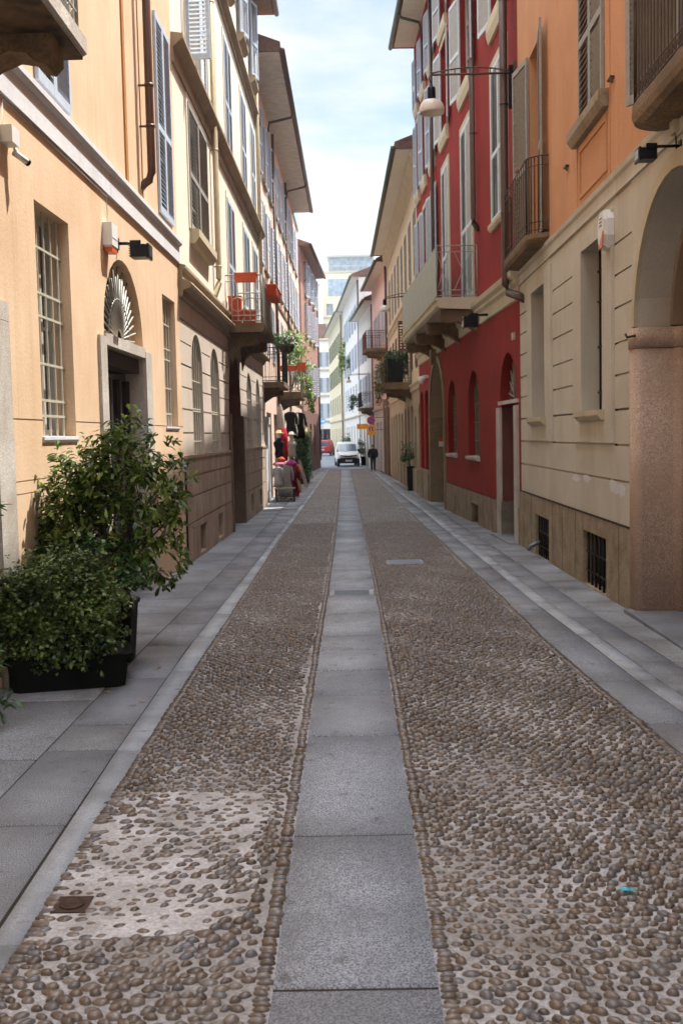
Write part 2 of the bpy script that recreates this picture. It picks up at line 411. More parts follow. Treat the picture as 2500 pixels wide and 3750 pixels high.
def downpipe(B, u, w, z0, z1, r=.055, mat='pipebrown', bend=None, brk=()):
    mb = B.mb(); pts = [(u, w, z1), (u, w, z0)]
    if bend: pts += bend
    mb.tube(pts, r, 10)
    for z in brk: mb.box(u-.012, u+.012, 0, w, z-.012, z+.012); mb.tube([(u, w, z-.02), (u, w, z+.02)], r+.008, 10)
    return B.add(mb, 'drainpipe', M[mat])
# ------------------------------------------------------------------ street surface
T_C = [(-8, -.02), (3, -.025), (10, -.03), (14, -.035), (22, -.06), (32, -.12), (50, -.24), (69, -.39), (80, -.5)]
T_LK = [(-8, -1.5), (4.2, -1.49), (5.7, -1.54), (10, -1.61), (26, -1.71), (69, -1.72), (80, -1.7)]
T_CL = [(-8, -1.3), (4.2, -1.36), (5.65, -1.39), (10, -1.41), (14, -1.46), (22, -1.57), (69, -1.6)]
T_RK = [(-8, 2.4), (4, 2.15), (6.4, 1.99), (8.3, 1.9), (9.9, 1.83), (13, 1.85), (22.7, 1.76), (30, 1.66), (67, 1.12), (80, 1.0)]
T_SL = [(-8, 2.75), (4, 2.47), (7.46, 2.3), (8.2, 2.25), (11.65, 2.16), (18.5, 2.15), (30.8, 2.06), (67, 1.4), (80, 1.2)]
T_SR = [(y, x+.17) for y, x in T_SL]
T_LW = [(-8, -3.3), (66, -3.3), (80, -2.7)]
T_LM = [(-8, -2.0), (9, -2.03), (17, -2.1), (40, -2.25), (80, -2.2)]
T_RW = [(-8, 3.5), (20, 3.6), (36, 3.1), (67, 1.9), (80, 1.9)]

def finish(name, V, F, mat, attr=None, smooth=False, label=None, kind='structure'):
    me = bpy.data.meshes.new(name); V = np.asarray(V, dtype=np.float32); F = np.asarray(F, dtype=np.int32)
    n, k = F.shape; me.vertices.add(len(V)); me.vertices.foreach_set('co', V.ravel())
    me.loops.add(n*k); me.loops.foreach_set('vertex_index', F.ravel())
    me.polygons.add(n); me.polygons.foreach_set('loop_start', np.arange(0, n*k, k, dtype=np.int32))
    me.update(calc_edges=True)
    if smooth: me.polygons.foreach_set('use_smooth', np.ones(n, dtype=bool))
    if attr is not None:
        a = me.attributes.new('rnd', 'FLOAT', 'POINT'); a.data.foreach_set('value', np.asarray(attr, dtype=np.float32))
    me.materials.append(mat); o = bpy.data.objects.new(name, me); COL.objects.link(o)
    return tag(o, label=label, kind=kind)

def ribbon(name, tl, tr, y0, y1, dz, mat, step=1., **k):
    ys = np.arange(y0, y1+step*.5, step); V = []; F = []
    for i, y in enumerate(ys):
        V += [(lerp_tab(tl, y), y, gz(y)+dz), (lerp_tab(tr, y), y, gz(y)+dz)]
        if i: F.append((2*i-2, 2*i-1, 2*i+1, 2*i))
    return finish(name, V, F, mat, **k)

def slabs(name, tl, tr, ys, mat, gap=.006, ch=.006, dz=0., vary=.003, skip=(), gx=.004):
    V = []; F = []; A = []
    for i, (a, b) in enumerate(zip(ys, ys[1:])):
        if i in skip: continue
        r = random.random(); h = dz+random.uniform(-vary, vary)
        n = max(1, int((b-a)/1.6)); 
        for j in range(n):
            c, d = a+(b-a)*j/n, a+(b-a)*(j+1)/n
            g0 = gap if j == 0 else 0; g1 = gap if j == n-1 else 0
            k = len(V)
            for (e, hh) in ((0, -.03), (ch, 0)):
                for (x, y) in ((lerp_tab(tl, c)+gx+e, c+g0+(e if g0 else 0)), (lerp_tab(tr, c)-gx-e, c+g0+(e if g0 else 0)),
                               (lerp_tab(tr, d)-gx-e, d-g1-(e if g1 else 0)), (lerp_tab(tl, d)+gx+e, d-g1-(e if g1 else 0))):
                    V.append((x, y, gz(y)+h+hh)); A.append(r)
            F += [(k+4, k+5, k+6, k+7)]+[(k+q, k+(q+1) % 4, k+4+(q+1) % 4, k+4+q) for q in range(4)]
    return finish(name, V, F, mat, A)

def steps(y0, y1, lo, hi, first=()):
    out = list(first) or [y0]
    while out[-1] < y1: out.append(out[-1]+random.uniform(lo, hi))
    return out

finish('ground', [(-150, -60, -.5), (150, -60, -.5), (150, 400, -.5), (-150, 400, -.5)], [(0, 1, 2, 3)], M['asphalt'])
ribbon('road_bed', [(0, -3.6)], [(0, 4.)], -8, 76, -.010, M['joint'])
ribbon('far_road', [(0, -40)], [(0, 6.)], 75.6, 176, -.002, M['asphalt'], 4.)
slabs('centre_stone_strip', [(y, x-.305) for y, x in T_C], [(y, x+.305) for y, x in T_C],
      steps(-6, 13.3, 1, 1.5, [-6, -3, .4, 2.2, 3.73, 5.22, 6.99, 8.09, 8.97, 9.84, 10.61, 12.07, 13.62]), M['slab'], .016, .006, .004, gx=0.)
slabs('centre_stone_strip', [(y, x-.305) for y, x in T_C], [(y, x+.305) for y, x in T_C], steps(14.2, 73, 1.1, 2., [14.2]), M['slab'], .014, .005, .004, gx=0.)
slabs('left_pavement', T_LW, T_LM, steps(-6, 76, 1.2, 1.7, [-6, -4, -2.2, -.6, 1, 2.4, 3.9, 5.3, 6.6, 8.1, 9.5, 11., 12.4]), M['slabL'], .010)
slabs('left_pavement', T_LM, T_LK, steps(-6, 76, 1.1, 1.6, [-6, -4.5, -2.8, -1.1, .5, 2., 3.5, 5.44, 6.78, 7.39, 8.84, 10.26, 11.6, 12.98, 14.48]), M['slabL'], .010)
slabs('left_kerb', T_LK, T_CL, steps(-6, 76, 2.2, 3.4), M['kerb'], .003, .003, .002, .001)
slabs('right_kerb', T_RK, T_SL, steps(-6, 76, 1.2, 1.9, [-6, -4, -1.5, .5, 2.5, 4.2, 5.6, 7.16, 8.43]), M['slabL'], .010)
slabs('right_kerb_stripe', T_SL, T_SR, steps(-6, 76, 1.6, 2.6, [-6, -3, 0, 2.5, 5, 7.16, 8.43]), M['kerb'], .003, .003, .002, .001)
slabs('right_pavement', T_SR, [(y, x+.32) for y, x in T_SR], steps(-6, 76, .8, 1.4), M['slabL'], .008)
slabs('right_pavement', [(y, x+.32) for y, x in T_SR], T_RW, steps(-6, 76, .7, 1.3), M['slabL'], .008)
ribbon('cobble_mortar', T_CL, [(y, x-.3) for y, x in T_C], -6, 75, -.005, M['mortar'], .5)
ribbon('cobble_mortar', [(y, x+.3) for y, x in T_C], T_RK, -6, 75, -.005, M['mortar'], .5)
# crossing slabs where the cobbles stop
slabs('crossing_pavement', [(0, -1.8)], [(0, 1.3)], [75, 76.2, 77.6], M['slab'], .006, .006, .0)

# pale cement patch (irregular outline)
mb = MB(); pts = []
cor = [(-1.36, 4.12), (-.92, 4.17), (-.62, 4.2), (-.47, 4.36), (-.46, 4.75), (-.5, 5.2), (-.47, 5.6), (-.53, 5.86), (-.9, 5.92), (-1.37, 5.93)]
for (a, b) in zip(cor, cor[1:]+cor[:1]):
    for t in (0, .25, .5, .75): pts.append((a[0]+(b[0]-a[0])*t+random.uniform(-.018, .018), a[1]+(b[1]-a[1])*t+random.uniform(-.018, .018)))
mb._ext([(x, y, -.02) for x, y in pts], [(x, y, .001) for x, y in pts])
mb.build('cement_patch', M['cement'], kind='structure')

def pebble_mat():
    m, nt, b = newmat('river_pebbles'); a = nd(nt, 'ShaderNodeAttribute', attribute_name='rnd')
    r = nt.nodes.new('ShaderNodeValToRGB'); nt.links.new(a.outputs['Fac'], r.inputs[0]); el = r.color_ramp.elements
    cs = ['2a2421', '62523f', '78685a', '4a515a', '685848', '3a302a', '8a8076', '646c76', '4e4138']
    el[0].position = 0; el[0].color = lin(cs[0]); el[1].position = 1; el[1].color = lin(cs[-1])
    for i, c in enumerate(cs[1:-1]): e = el.new((i+1)/(len(cs)-1)); e.color = lin(c)
    v = coords(nt); c = mixc(nt, ramp(nt, noise(nt, v, 55, 3, .7), .35, .7), r.outputs[0], (.13, .1, .08, 1))
    c = mixc(nt, ramp(nt, noise(nt, v, 1.1, 4, .6), .42, .7), c, mixc(nt, .45, c, (.12, .10, .085, 1)))
    nt.links.new(c, b.inputs['Base Color']); b.inputs['Roughness'].default_value = .3; b.inputs['Specular IOR Level'].default_value = .5
    bump(nt, b, noise(nt, v, 120, 3), .25, .003); return m
PEB = pebble_mat()

def field(x, y):   # smooth pseudo random orientation
    return .55*np.sin(x*1.7+.6*np.sin(y*.9))*np.cos(y*.8+x)+.3*np.sin(y*2.3+x*3.1)

def pebbles(name, y0, y1, nseg, nring, sx=.066, sy=.049):
    P = []
    cen = lambda Y: np.interp(Y, *zip(*T_C)); cl = lambda Y: np.interp(Y, *zip(*T_CL)); rk = lambda Y: np.interp(Y, *zip(*T_RK))
    rows = np.arange(y0, y1, sy)
    for side in (0, 1):
        for i, y in enumerate(rows):
            a, b = (cl(y)+.035, cen(y)-.305-.085) if side == 0 else (cen(y)+.305+.085, rk(y)-.085)
            xs = np.arange(a+(.5*sx if i % 2 else 0)*1., b, sx); n = len(xs)
            if n == 0: continue
            P.append(np.c_[xs+RNG.normal(0, sx*.13, n), np.full(n, y)+RNG.normal(0, sy*.14, n)+.03*np.sin(xs*3+side*2), np.zeros(n)])
        # edging course, stones set across the joint
        for e in ((cen, -.305-.032), (cl, .03)) if side == 0 else ((cen, .305+.032), (rk, -.036)):
            ys = np.arange(y0, y1, .037); n = len(ys)
            P.append(np.c_[np.interp(ys, rows, [e[0](t) for t in rows])+e[1]+RNG.normal(0, .004, n), ys+RNG.normal(0, .004, n), np.ones(n)])
    P = np.concatenate(P); x, y, ed = P.T
    inpatch = (x > -1.4) & (x < -.52) & (y > 4.12) & (y < 5.9)
    keep = ~(inpatch & (RNG.random(len(x)) < .3))
    for (a, b, c, d) in ((.53, 1.15, 17.25, 17.98), (-1.33, -1.17, 4.37, 4.56)):
        keep &= ~((x > a) & (x < b) & (y > c) & (y < d))
    x, y, ed, inpatch = x[keep], y[keep], ed[keep], inpatch[keep]; N = len(x)
    big = np.where((x < -.5) & (y < 4.15), 1.12, 1.)
    A = np.where(ed > 0, RNG.uniform(.030, .036, N), RNG.uniform(.0205, .0315, N)*big*np.where(RNG.random(N) < .06, 1.25, 1.))*(sx/.066)**.9
    A = A*np.where(inpatch, 1.18, 1.)
    B = np.where(ed > 0, RNG.uniform(.013, .0165, N), A*RNG.uniform(.56, .82, N))
    th = np.where(ed > 0, RNG.normal(0, .06, N), field(x, y)*.6+RNG.normal(0, .3, N))
    H = RNG.uniform(.012, .024, N)*(sx/.066)
    g = np.where(y < 10, 0, -.4*(1-np.exp(-(y-10)/22.)))-.006
    g = g+.006*np.sin(x*4+y*1.3)*np.cos(y*2.1)
    ang = np.arange(nseg)*2*PI/nseg; rings = [(1., -.25), (.93, .42), (.62, .86)] if nring == 3 else [(1., -.1), (.72, .75)] if nring == 2 else [(1., 0)]
    V = []
    sq = 1+.05*RNG.normal(size=(N, nseg))*1.
    for r, h in rings:
        cx = A[:, None]*r*np.cos(ang)*sq; cy = B[:, None]*r*np.sin(ang)*sq
        X = x[:, None]+cx*np.cos(th)[:, None]-cy*np.sin(th)[:, None]; Y = y[:, None]+cx*np.sin(th)[:, None]+cy*np.cos(th)[:, None]
        V.append(np.stack([X, Y, np.broadcast_to((g+H*h)[:, None], X.shape)], -1))
    V.append(np.stack([x, y, g+H], -1)[:, None, :])
    V = np.concatenate(V, 1); K = V.shape[1]; tris = []
    for r in range(len(rings)-1):
        for k in range(nseg):
            a, b = r*nseg+k, r*nseg+(k+1) % nseg; tris += [(a, b, b+nseg), (a, b+nseg, a+nseg)]
    r = (len(rings)-1)*nseg
    tris += [(r+k, r+(k+1) % nseg, K-1) for k in range(nseg)]
    F = (np.array(tris)[None]+(np.arange(N)*K)[:, None, None]).reshape(-1, 3)
    col = np.repeat(RNG.random(N), K)
    return finish(name, V.reshape(-1, 3), F, PEB, col, True, label='brown and grey river pebbles paving the street', kind='stuff')
pebbles('cobblestones', 2.6, 11.5, 11, 3)
pebbles('cobblestones', 11.5, 27, 7, 2)
pebbles('cobblestones', 27, 75, 5, 1, .085, .066)

# small ironwork in the street
def thing(name, label, cat, loc, rz=0., group=None): return empty(name, loc, rz, label=label, cat=cat, group=group)
t = thing('drain_grate', 'pale stone and steel drain grate set across the centre strip', 'drain', (-.035, 13.9, gz(13.9)))
mb = MB(); mb.box(-.29, .29, -.26, -.2, -.02, .006); mb.box(-.29, .29, .2, .26, -.02, .006); mb.box(-.29, -.23, -.2, .2, -.02, .006); mb.box(.23, .29, -.2, .2, -.02, .006)
mb.build('grate_frame', M['kerb'], t)
mb = MB()
for k in range(9): mb.box(-.23, .23, -.19+k*.044, -.165+k*.044, -.02, .002)
mb.build('grate_bars', M['steel'], t)
t = thing('valve_cover', 'small square rusty iron valve cover in the cement patch', 'cover', (-1.245, 4.465, -.006))
mb = MB(); mb.box(-.075, .075, -.08, .08, -.01, .012); mb.build('cover_frame', M['castiron'], t)
mb = MB(); mb.lathe([(.055, .012), (.055, .017), (.048, .017), (.046, .013), (.034, .013), (.032, .017), (.026, .017)], (0, 0, 0), 18); mb.box(-.02, .02, -.006, .006, .012, .0185); mb.build('cover_lid', M['castiron'], t)
t = thing('service_cover', 'flat grey metal service cover among the cobbles right of the strip', 'cover', (.84, 17.62, gz(17.62)-.004))
mb = MB(); mb.box(-.29, .29, -.33, .33, -.02, .004); mb.build('cover_frame', M['kerb'], t)
mb = MB(); mb.box(-.26, .26, -.3, .3, -.01, .008); mb.build('cover_plate', M['steel'], t)
mb = MB(); mb.poly([(1.12, 4.49, .012), (1.15, 4.475, .02), (1.19, 4.47, .012), (1.175, 4.50, .016), (1.15, 4.495, .024), (1.125, 4.515, .02)])
o = mb.build('paper_scrap', paint('turquoise_scrap', '30b4c8', .5), label='tiny turquoise scrap of litter lying on the cobbles', cat='litter')
so = o.modifiers.new('thick', 'SOLIDIFY'); so.thickness = .002
fl = paint('dry_leaf', 'b08838', .8)
for i, (x, y, l) in enumerate([(-1.98, 8.33, 'small tan fallen leaf nearest the front planter'), (-1.72, 9.2, 'tan fallen leaf on the slabs beside the black planter'), (-1.63, 8.0, 'lone fallen leaf near the pale left kerb'), (-1.88, 10.2, 'tiny pale leaf lying on the joint of the left pavement')]):
    mb = MB(); a = i*1.3
    P = [(-.03, 0, .004), (-.01, .012, .008), (.02, .009, .01), (.034, 0, .004), (.012, -.011, .006), (-.014, -.008, .009)]
    mb._ext([(px*math.cos(a)-py*math.sin(a), px*math.sin(a)+py*math.cos(a), pz) for px, py, pz in P], [(px*math.cos(a)-py*math.sin(a), px*math.sin(a)+py*math.cos(a), pz+.002) for px, py, pz in P])
    o = mb.build('fallen_leaf', fl, label=l, cat='leaf', group='dry leaves on the left pavement'); o.location = (x, y, gz(y)+.002)
# ------------------------------------------------------------------ LEFT SIDE
# --- ochre house nearest the camera
B = Bld('ochre_house', 'sunlit ochre rendered house nearest on the left with arched shop door and whitewashed band', 'house', (-2.955, -4), (-2.80, 17.85), -1)
w0 = B.op(9.92, 11.08, 2.05, 4.22, 0, .26); w2 = B.op(16.3, 17.4, 2.2, 4.2, 0, .26)
dr = B.op(12.46, 14.73, -.3, 3.11, 0, .26); fan = B.op(12.47, 14.72, 3.25, 4.25, .98, .3); po = B.op(6.4, 8.55, -.3, 3.0, 0, .6)
s0 = B.op(10.1, 11.25, 5.34, 8.3, 0, .12); s1 = B.op(16.25, 17.45, 5.4, 8.35, 0, .12); sd = B.op(5.9, 7.2, 5.3, 8.2, 0, .15)
hi = [B.op(a, a+1.2, 10.2, 12.8, 0, .15) for a in (1, 5.9, 10.1, 16.25)]
L = B.L
mb = B.mb(); facade(mb, 0, L, -.4, 4.92, [w0, w2, dr, fan, po], [(2.2, 0, L), (1.66, 0, L), (1.55, 0, L)], gd=.008, gh=.006)
B.add(mb, 'wall', M['orangeL'])
mb = B.mb(); facade(mb, 0, L, 4.92, 15.6, [s0, s1, sd]+hi); B.add(mb, 'upper_wall', M['orangeL'])
B.shell(0, L, -.4, 15.6, M['orangeL'])
mb = B.mb(); mb.along([(.001, 4.9), (.035, 4.9), (.035, 5.16), (.07, 5.18), (.085, 5.2), (.085, 5.255), (.001, 5.275)], 0, L+.02); B.add(mb, 'string_band', M['whiteband'])
B.eave(0, L, 15.6, .6, 'eavewood')
window(B, w0, 'frame', 3, 2, grille=(5, [2.25, 2.4, 2.75, 3.2, 3.42, 3.85], -.1), gmat='ironcream', sill=(.03, .06, .02), silmat='whiteband')
window(B, w2, 'frame', 2, 2, grille=(5, [2.4, 2.8, 3.25, 3.42, 3.8], -.1), gmat='ironcream', sill=(.03, .06, .02), silmat='whiteband')
for o, a in ((s0, (0, 0)), (s1, (0, 0)), (sd, (100, 100))): window(B, o, shut=a, smat='shutblue', pitch=.07)
for o in hi: window(B, o, shut=(0, 0), smat='shutblue', pitch=.12)
# shop door with granite frame
mb = B.mb(); u = B.U
mb.box(u(12.15), u(12.455), -.01, .035, -.3, 3.2); mb.box(u(14.735), u(15.15), -.01, .035, -.3, 3.2)
mb.box(u(12.458), u(14.732), -.25, .03, 3.112, 3.248)
mb.box(u(14.70), u(14.728), -.25, -.002, -.3, 3.11)
D = B.add(mb, 'door_surround', M['graniteGrey'])
mb = B.mb(); mb.cm = 1; fill(mb, dr, -.25); mb.cm = 0
for k in range(5): a = u(12.46)+k*(u(14.73)-u(12.46)-.07)/4; mb.box(a, a+.07, -.245, -.2, -.1, 2.8)
mb.box(u(12.46), u(14.7), -.24, -.06, 2.9, 3.09)
B.add(mb, 'shop_door', [M['wooddark'], M['glass']])
mb = B.mb(); c = (fan.a+fan.b)/2
mb.cm = 1; fill(mb, fan, -.28); mb.cm = 0
W_ = B.add(mb, 'fanlight', [M['frame'], M['dark']])
mb = B.mb()
for k in range(23):
    t = PI*(k+.5)/23; r0, r1 = .14, (.94 if k % 2 else .8)
    A = (fan.b-fan.a)/2
    mb.tube([(c-A*r0*math.cos(t), -.07, 3.26+r0*math.sin(t)), (c-A*r1*math.cos(t), -.07, 3.26+.98*r1*math.sin(t))], .013, 6)
for rr in (.14, .52): mb.tube([(c-(fan.b-fan.a)/2*rr*math.cos(PI*k/16), -.07, 3.26+.98*rr*math.sin(PI*k/16)) for k in range(17)], .012, 6)
B.add(mb, 'sunburst_grille', M['ironlight'], W_)
mb = B.mb(); mb.box(u(8.55), u(8.95), -.02, .04, -.3, 3.0); mb.box(u(6.0), u(6.4), -.02, .04, -.3, 3.0); mb.box(u(6.0), u(8.95), -.02, .041, 3.003, 3.16)
P_ = B.add(mb, 'portal_surround', M['graniteGrey'])
mb = B.mb(); fill(mb, po, -.58); B.add(mb, 'portal_door', M['woodgrey'])
# downpipe, dark ochre strips down the wall
downpipe(B, u(15.0), .15, 5.78, 15.5, .058, 'pipebrown', [(u(15.0), .15, 5.68), (u(15.02), .11, 5.58), (u(15.03), .03, 5.53), (u(15.03), -.02, 5.47)], (6.3, 6.85, 8.9, 11.5))
mb = B.mb(); mb.box(u(13.98), u(14.1), -.004, .02, 5.28, 15.5); mb.box(u(15.06), u(15.09), -.004, .012, 5.28, 15.5); B.add(mb, 'wall_strip', paint('dark_ochre_strip', 'a8702c', .8))
mb = B.mb(); mb.tube([(u(9.1), .012, 4.64), (u(9.1), .012, 4.87), (u(12.8), .014, 4.87), (u(12.8), .012, 4.5)], .006, 4); B.add(mb, 'cable', M['whiteband'])
# balcony
mb = B.mb(); mb.along([(0, 5.04), (.78, 5.04), (.83, 5.07), (.83, 5.19), (0, 5.2)], u(4.6), u(8.72))
bal = B.add(mb, 'balcony', M['graniteGrey'])
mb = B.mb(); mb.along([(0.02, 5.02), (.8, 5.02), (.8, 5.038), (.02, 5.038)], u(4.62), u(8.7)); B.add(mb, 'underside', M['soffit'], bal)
for y in (8.12, 4.9):
    mb = B.mb(); mb.along([(0, 5.02), (.72, 5.02), (.72, 4.86), (.66, 4.80), (.58, 4.82), (.52, 4.88), (.40, 4.9), (.25, 4.84), (.12, 4.76), (0, 4.74)], u(y), u(y)+.3)
    B.add(mb, 'bracket', M['balcstone'], bal)
mb = B.mb(); railpath(mb, [(u(4.65), 0), (u(4.65), .77), (u(8.66), .77), (u(8.66), 0)], 5.2, 6.25, .12, .011, 'scroll'); B.add(mb, 'railing', M['ironlight'], bal)

def alarm(name, label, B, Y, w, h, d, z, body='whiteplastic', low='orangeplastic', rounded=False):
    loc = B.W(Y, .003, z); t = thing(name, label, 'alarm', loc, B.e.rotation_euler.z)
    mb = MB(B.s); hw = w/2
    if rounded:
        prof = [(-hw*.62, 0), (-hw, h*.3), (-hw, h*.72), (-hw*.6, h*.96), (0, h), (hw*.6, h*.96), (hw, h*.72), (hw, h*.3), (hw*.62, 0)]
        mb.out([(a, b+h*.0) for a, b in prof], 0, d*.7); mb.out([(a*.86, b*.9+h*.05) for a, b in prof], d*.7, d)
        mb.build('housing', M[body], t)
        mb = MB(B.s); mb.out([(-hw*.6, h*.02), (-hw*.86, h*.3), (-hw*.86, h*.42), (hw*.3, h*.08), (hw*.5, h*.02)], d, d+.012); mb.build('strobe_lens', M[low], t)
        mb = MB(B.s)
        for k in range(3): mb.box(-hw*.3, hw*.35, d, d+.006, h*(.58+k*.09), h*(.60+k*.09))
        mb.build('sounder_slots', M['blackmetal'], t)
    else:
        mb.box(-hw, hw, 0, d, .07, h); mb.box(-hw*.96, hw*.96, 0, d*1.04, h*.48, h*.5); mb.box(-hw*.9, hw*.9, d*.1, d*.9, .05, .07); mb.build('housing', M[body], t)
        mb = MB(B.s); mb.out([(-hw*.9, .048), (-hw*.8, 0), (hw*.8, 0), (hw*.9, .048)], d*.1, d*.92); mb.build('strobe_lens', M[low], t)
    return t
alarm('alarm_box', 'white alarm box with orange base above the sunlit arched shop door', B, 12.72, .3, .33, .11, 4.2)
def floodlight(label, B, Y, z, arm, yaw, tilt, s=1.):
    loc = B.W(Y, 0, z); t = thing('floodlight', label, 'floodlight', loc, B.e.rotation_euler.z)
    mb = MB(B.s); mb.tube([(0, 0, 0), (0, arm, 0)], .018*s, 6); mb.box(-.05*s, .05*s, 0, .015, -.06*s, .06*s); mb.box(-.11*s, .11*s, arm-.02, arm+.0, -.01*s, .012*s)
    for x in (-.11*s, .11*s): mb.box(x-.006, x+.006, arm-.02, arm+.1*s, -.05*s, .012*s)
    mb.build('bracket', M['blackmetal'], t)
    mb = MB(B.s); mb.prof = None
    mb.out([(-.1*s, -.03*s), (-.1*s, -.16*s), (.1*s, -.16*s), (.1*s, -.03*s)], arm-.02, arm+.16*s)
    for k in range(5): mb.box(-.09*s, .09*s, arm-.035*s, arm-.022, (-.15+k*.026)*s, (-.14+k*.026)*s)
    mb.box(-.11*s, .11*s, arm+.155*s, arm+.18*s, -.175*s, -.02*s)
    hd = mb.build('lamp_housing', M['blackmetal'], t)
    mb = MB(B.s); mb.box(-.085*s, .085*s, arm+.181*s, arm+.186*s, -.15*s, -.04*s); mb.build('lens', M['glass'], hd)
    return t
floodlight('black floodlight on a bracket beside the white alarm box over the shop door', B, 13.35, 4.42, .2, 0, 0, 1.15)
loc = B.W(9.15, 0, 4.5); t = thing('security_camera', 'white bullet camera under a wall box above the barred ochre window', 'camera', loc, B.e.rotation_euler.z)
mb = B.mb(); mb.box(-.1, .1, 0, .1, .0, .14); mb.build('junction_box', M['whiteplastic'], t)
mb = B.mb(); mb.tube([(.1, .05, 0), (.13, .08, -.06)], .015, 6); mb.tube([(.06, .06, -.05), (.17, .13, -.1)], .028, 12); mb.build('camera_body', M['whiteplastic'], t)
mb = B.mb(); mb.tube([(.171, .131, -.1005), (.19, .143, -.109)], .03, 12); mb.build('camera_lens', M['blackmetal'], t)

# --- cream palazzo with rusticated base
B = Bld('cream_palazzo', 'pale yellow house with brown rusticated base and dark portal under a planted balcony', 'house', (-2.80, 17.85), (-2.84, 35.3), -1)
u = B.U; L = B.L
ar = [B.op(19.05, 20.45, 1.7, 3.9, .62, .34), B.op(21.65, 23.1, 1.7, 3.86, .62, .34), B.op(29.3, 30.8, 1.7, 3.8, .62, .34), B.op(32.2, 33.6, 1.7, 3.78, .62, .34)]
pu = B.op(24.9, 27.6, 1.7, 4.1, 1.3, 1.0); pl = B.op(24.9, 27.6, -.6, 1.7, 0, 1.035); pu.nobot = pl.notop = True
ce = [B.op(a, a+.85, -.08, .42, 0, .25) for a in (19.3, 22.0, 29.4, 32.3)]
gr = [(z, 0, L) for z in (2.1, 2.5, 2.87, 3.25, 3.63, 4.0)]
mb = B.mb(); facade(mb, 0, L, 1.7, 4.4, ar+[pu], gr, gd=.03); B.add(mb, 'rusticated_wall', M['rustic'])
mb = B.mb(); facade(mb, 0, L, -.6, 1.7, ce+[pl], [(1.35, 0, L), (1.0, 0, L), (.55, 0, L)], gd=.03, w=.035)
for z in (1.66,): pass
for (a, b) in ((0, pl.a), (pl.b, L)): mb.box(a, b, 0, .05, 1.66, 1.715)
B.add(mb, 'stone_base', M['rusticLow'])
mb = B.mb(); rz_ = [-.5, .55, 1.0, 1.35, 1.7]
for r in range(4):
    x = .6+.45*(r % 2)
    while x < L-.2:
        if not (pl.a-.3 < x < pl.b+.3) and not (r == 0 and any(o.a-.05 < x < o.b+.05 for o in ce)): mb.box(x-.006, x+.006, .0352, .0362, rz_[r]+.02, rz_[r+1]-.02)
        x += random.uniform(.85, 1.15)
B.add(mb, 'block_joints', M['joint'])['kind'] = 'stuff'
for k, o in enumerate(ar): window(B, o, 'framebrown', 2, 2, grille=(5, [1.95, 2.5, 2.54, 3.05], -.06), gmat='ironcream', sill=(.0, .02, .03), silmat='graniteGrey')
mb = B.mb()
for o in ce:
    fill(mb, o, -.2)
B.add(mb, 'cellar_opening', M['dark'])
for a, b, c, d in ((pl.b-.03, pl.b-.002, pl.b, pl.b+.25), (pl.a+.002, pl.a+.03, pl.a-.25, pl.a)):
    mb = B.mb(); mb.box(a, b, -1.0, .06, -.5, 2.55); mb.box(c, d, .03, .06, -.5, 2.55); P_ = B.add(mb, 'portal_jamb', M['graniteBrown'])
lining(B, pu, 'brownlow'); mb = B.mb(); fill(mb, pu, -.98); fill(mb, pl, -.98); B.add(mb, 'portal_door', M['dark'])
mb = B.mb(); mb.along([(0, 4.35), (.06, 4.36), (.08, 4.46), (.2, 4.5), (.22, 4.56), (.2, 4.6), (.07, 4.64), (.07, 4.78), (.12, 4.82), (.12, 4.87), (0, 4.9)], 0, L+.03); B.add(mb, 'string_course', M['ledge'])
f1 = [B.op(19.4, 21.9, 5.75, 8.0), B.op(25.5, 27.0, 4.88, 7.65), B.op(29.5, 31.0, 5.5, 7.72), B.op(32.4, 33.8, 5.5, 7.72)]
f2 = [B.op(19.6, 21.3, 8.75, 11.4), B.op(25.7, 27.05, 8.75, 11.45), B.op(29.6, 30.9, 8.75, 11.4), B.op(32.6, 33.8, 8.75, 11.4)]
f3 = [B.op(19.6, 21., 12.8, 15.0), B.op(25.7, 27.05, 12.8, 15.), B.op(29.3, 30.6, 12.8, 15.0), B.op(32.7, 33.9, 12.8, 15.0)]
mb = B.mb(); facade(mb, 0, L, 4.4, 15.5, f1+f2+f3); B.add(mb, 'wall', M['yellowish'])
B.shell(0, L, -.4, 15.5, M['yellowish'])
for i, o in enumerate(f1): window(B, o, shut=(0, 0), smat='shutgrey' if i == 0 else 'shutblue', pitch=.075, sill=(.03, .26, .17) if i != 1 else None, silmat='creamTrim', surround=(.12, .02), sumat='yellowish')
for i, o in enumerate(f2): window(B, o, shut=(95, 172) if i == 0 else (0, 0), smat='shutblue', pitch=.075, lf=.5 if i == 0 else 1., surround=(.12, .02), sumat='yellowish')
for i, o in enumerate(f3):
    W_ = window(B, o, sill=(.02, .22, .2), silmat='ledge')
    lw = (o.b-o.a)/2-.01
    shutter(B, W_, o.a+.01, .10, o.z0+.02, lw, 2.2, 14, 1, 'shutblue', .08); shutter(B, W_, o.b-.01, .10, o.z0+.02, lw, 2.2, 14, -1, 'shutblue', .08)
for z0, z1, pr in ((8.14, 8.62, .2), (11.85, 12.15, .16)):
    mb = B.mb(); h = z1-z0
    mb.along([(0, z0), (.04, z0), (.04, z0+h*.5), (pr*.6, z0+h*.66), (pr, z0+h*.8), (pr, z1-.03), (0, z1)], 0, L); B.add(mb, 'cornice', M['ledge'])
B.eave(0, L, 15.5, .62, 'eavebrown')
downpipe(B, u(22.75), .1, 5.35, 15.4, .06, 'pipetan', [(u(22.75), .1, 5.25), (u(22.5), .03, 4.95), (u(22.5), -.01, 4.93)], (5.6, 8.0, 11.))
downpipe(B, u(34.2), .1, 4.9, 15.4, .06, 'pipetan', None, (6, 9.))
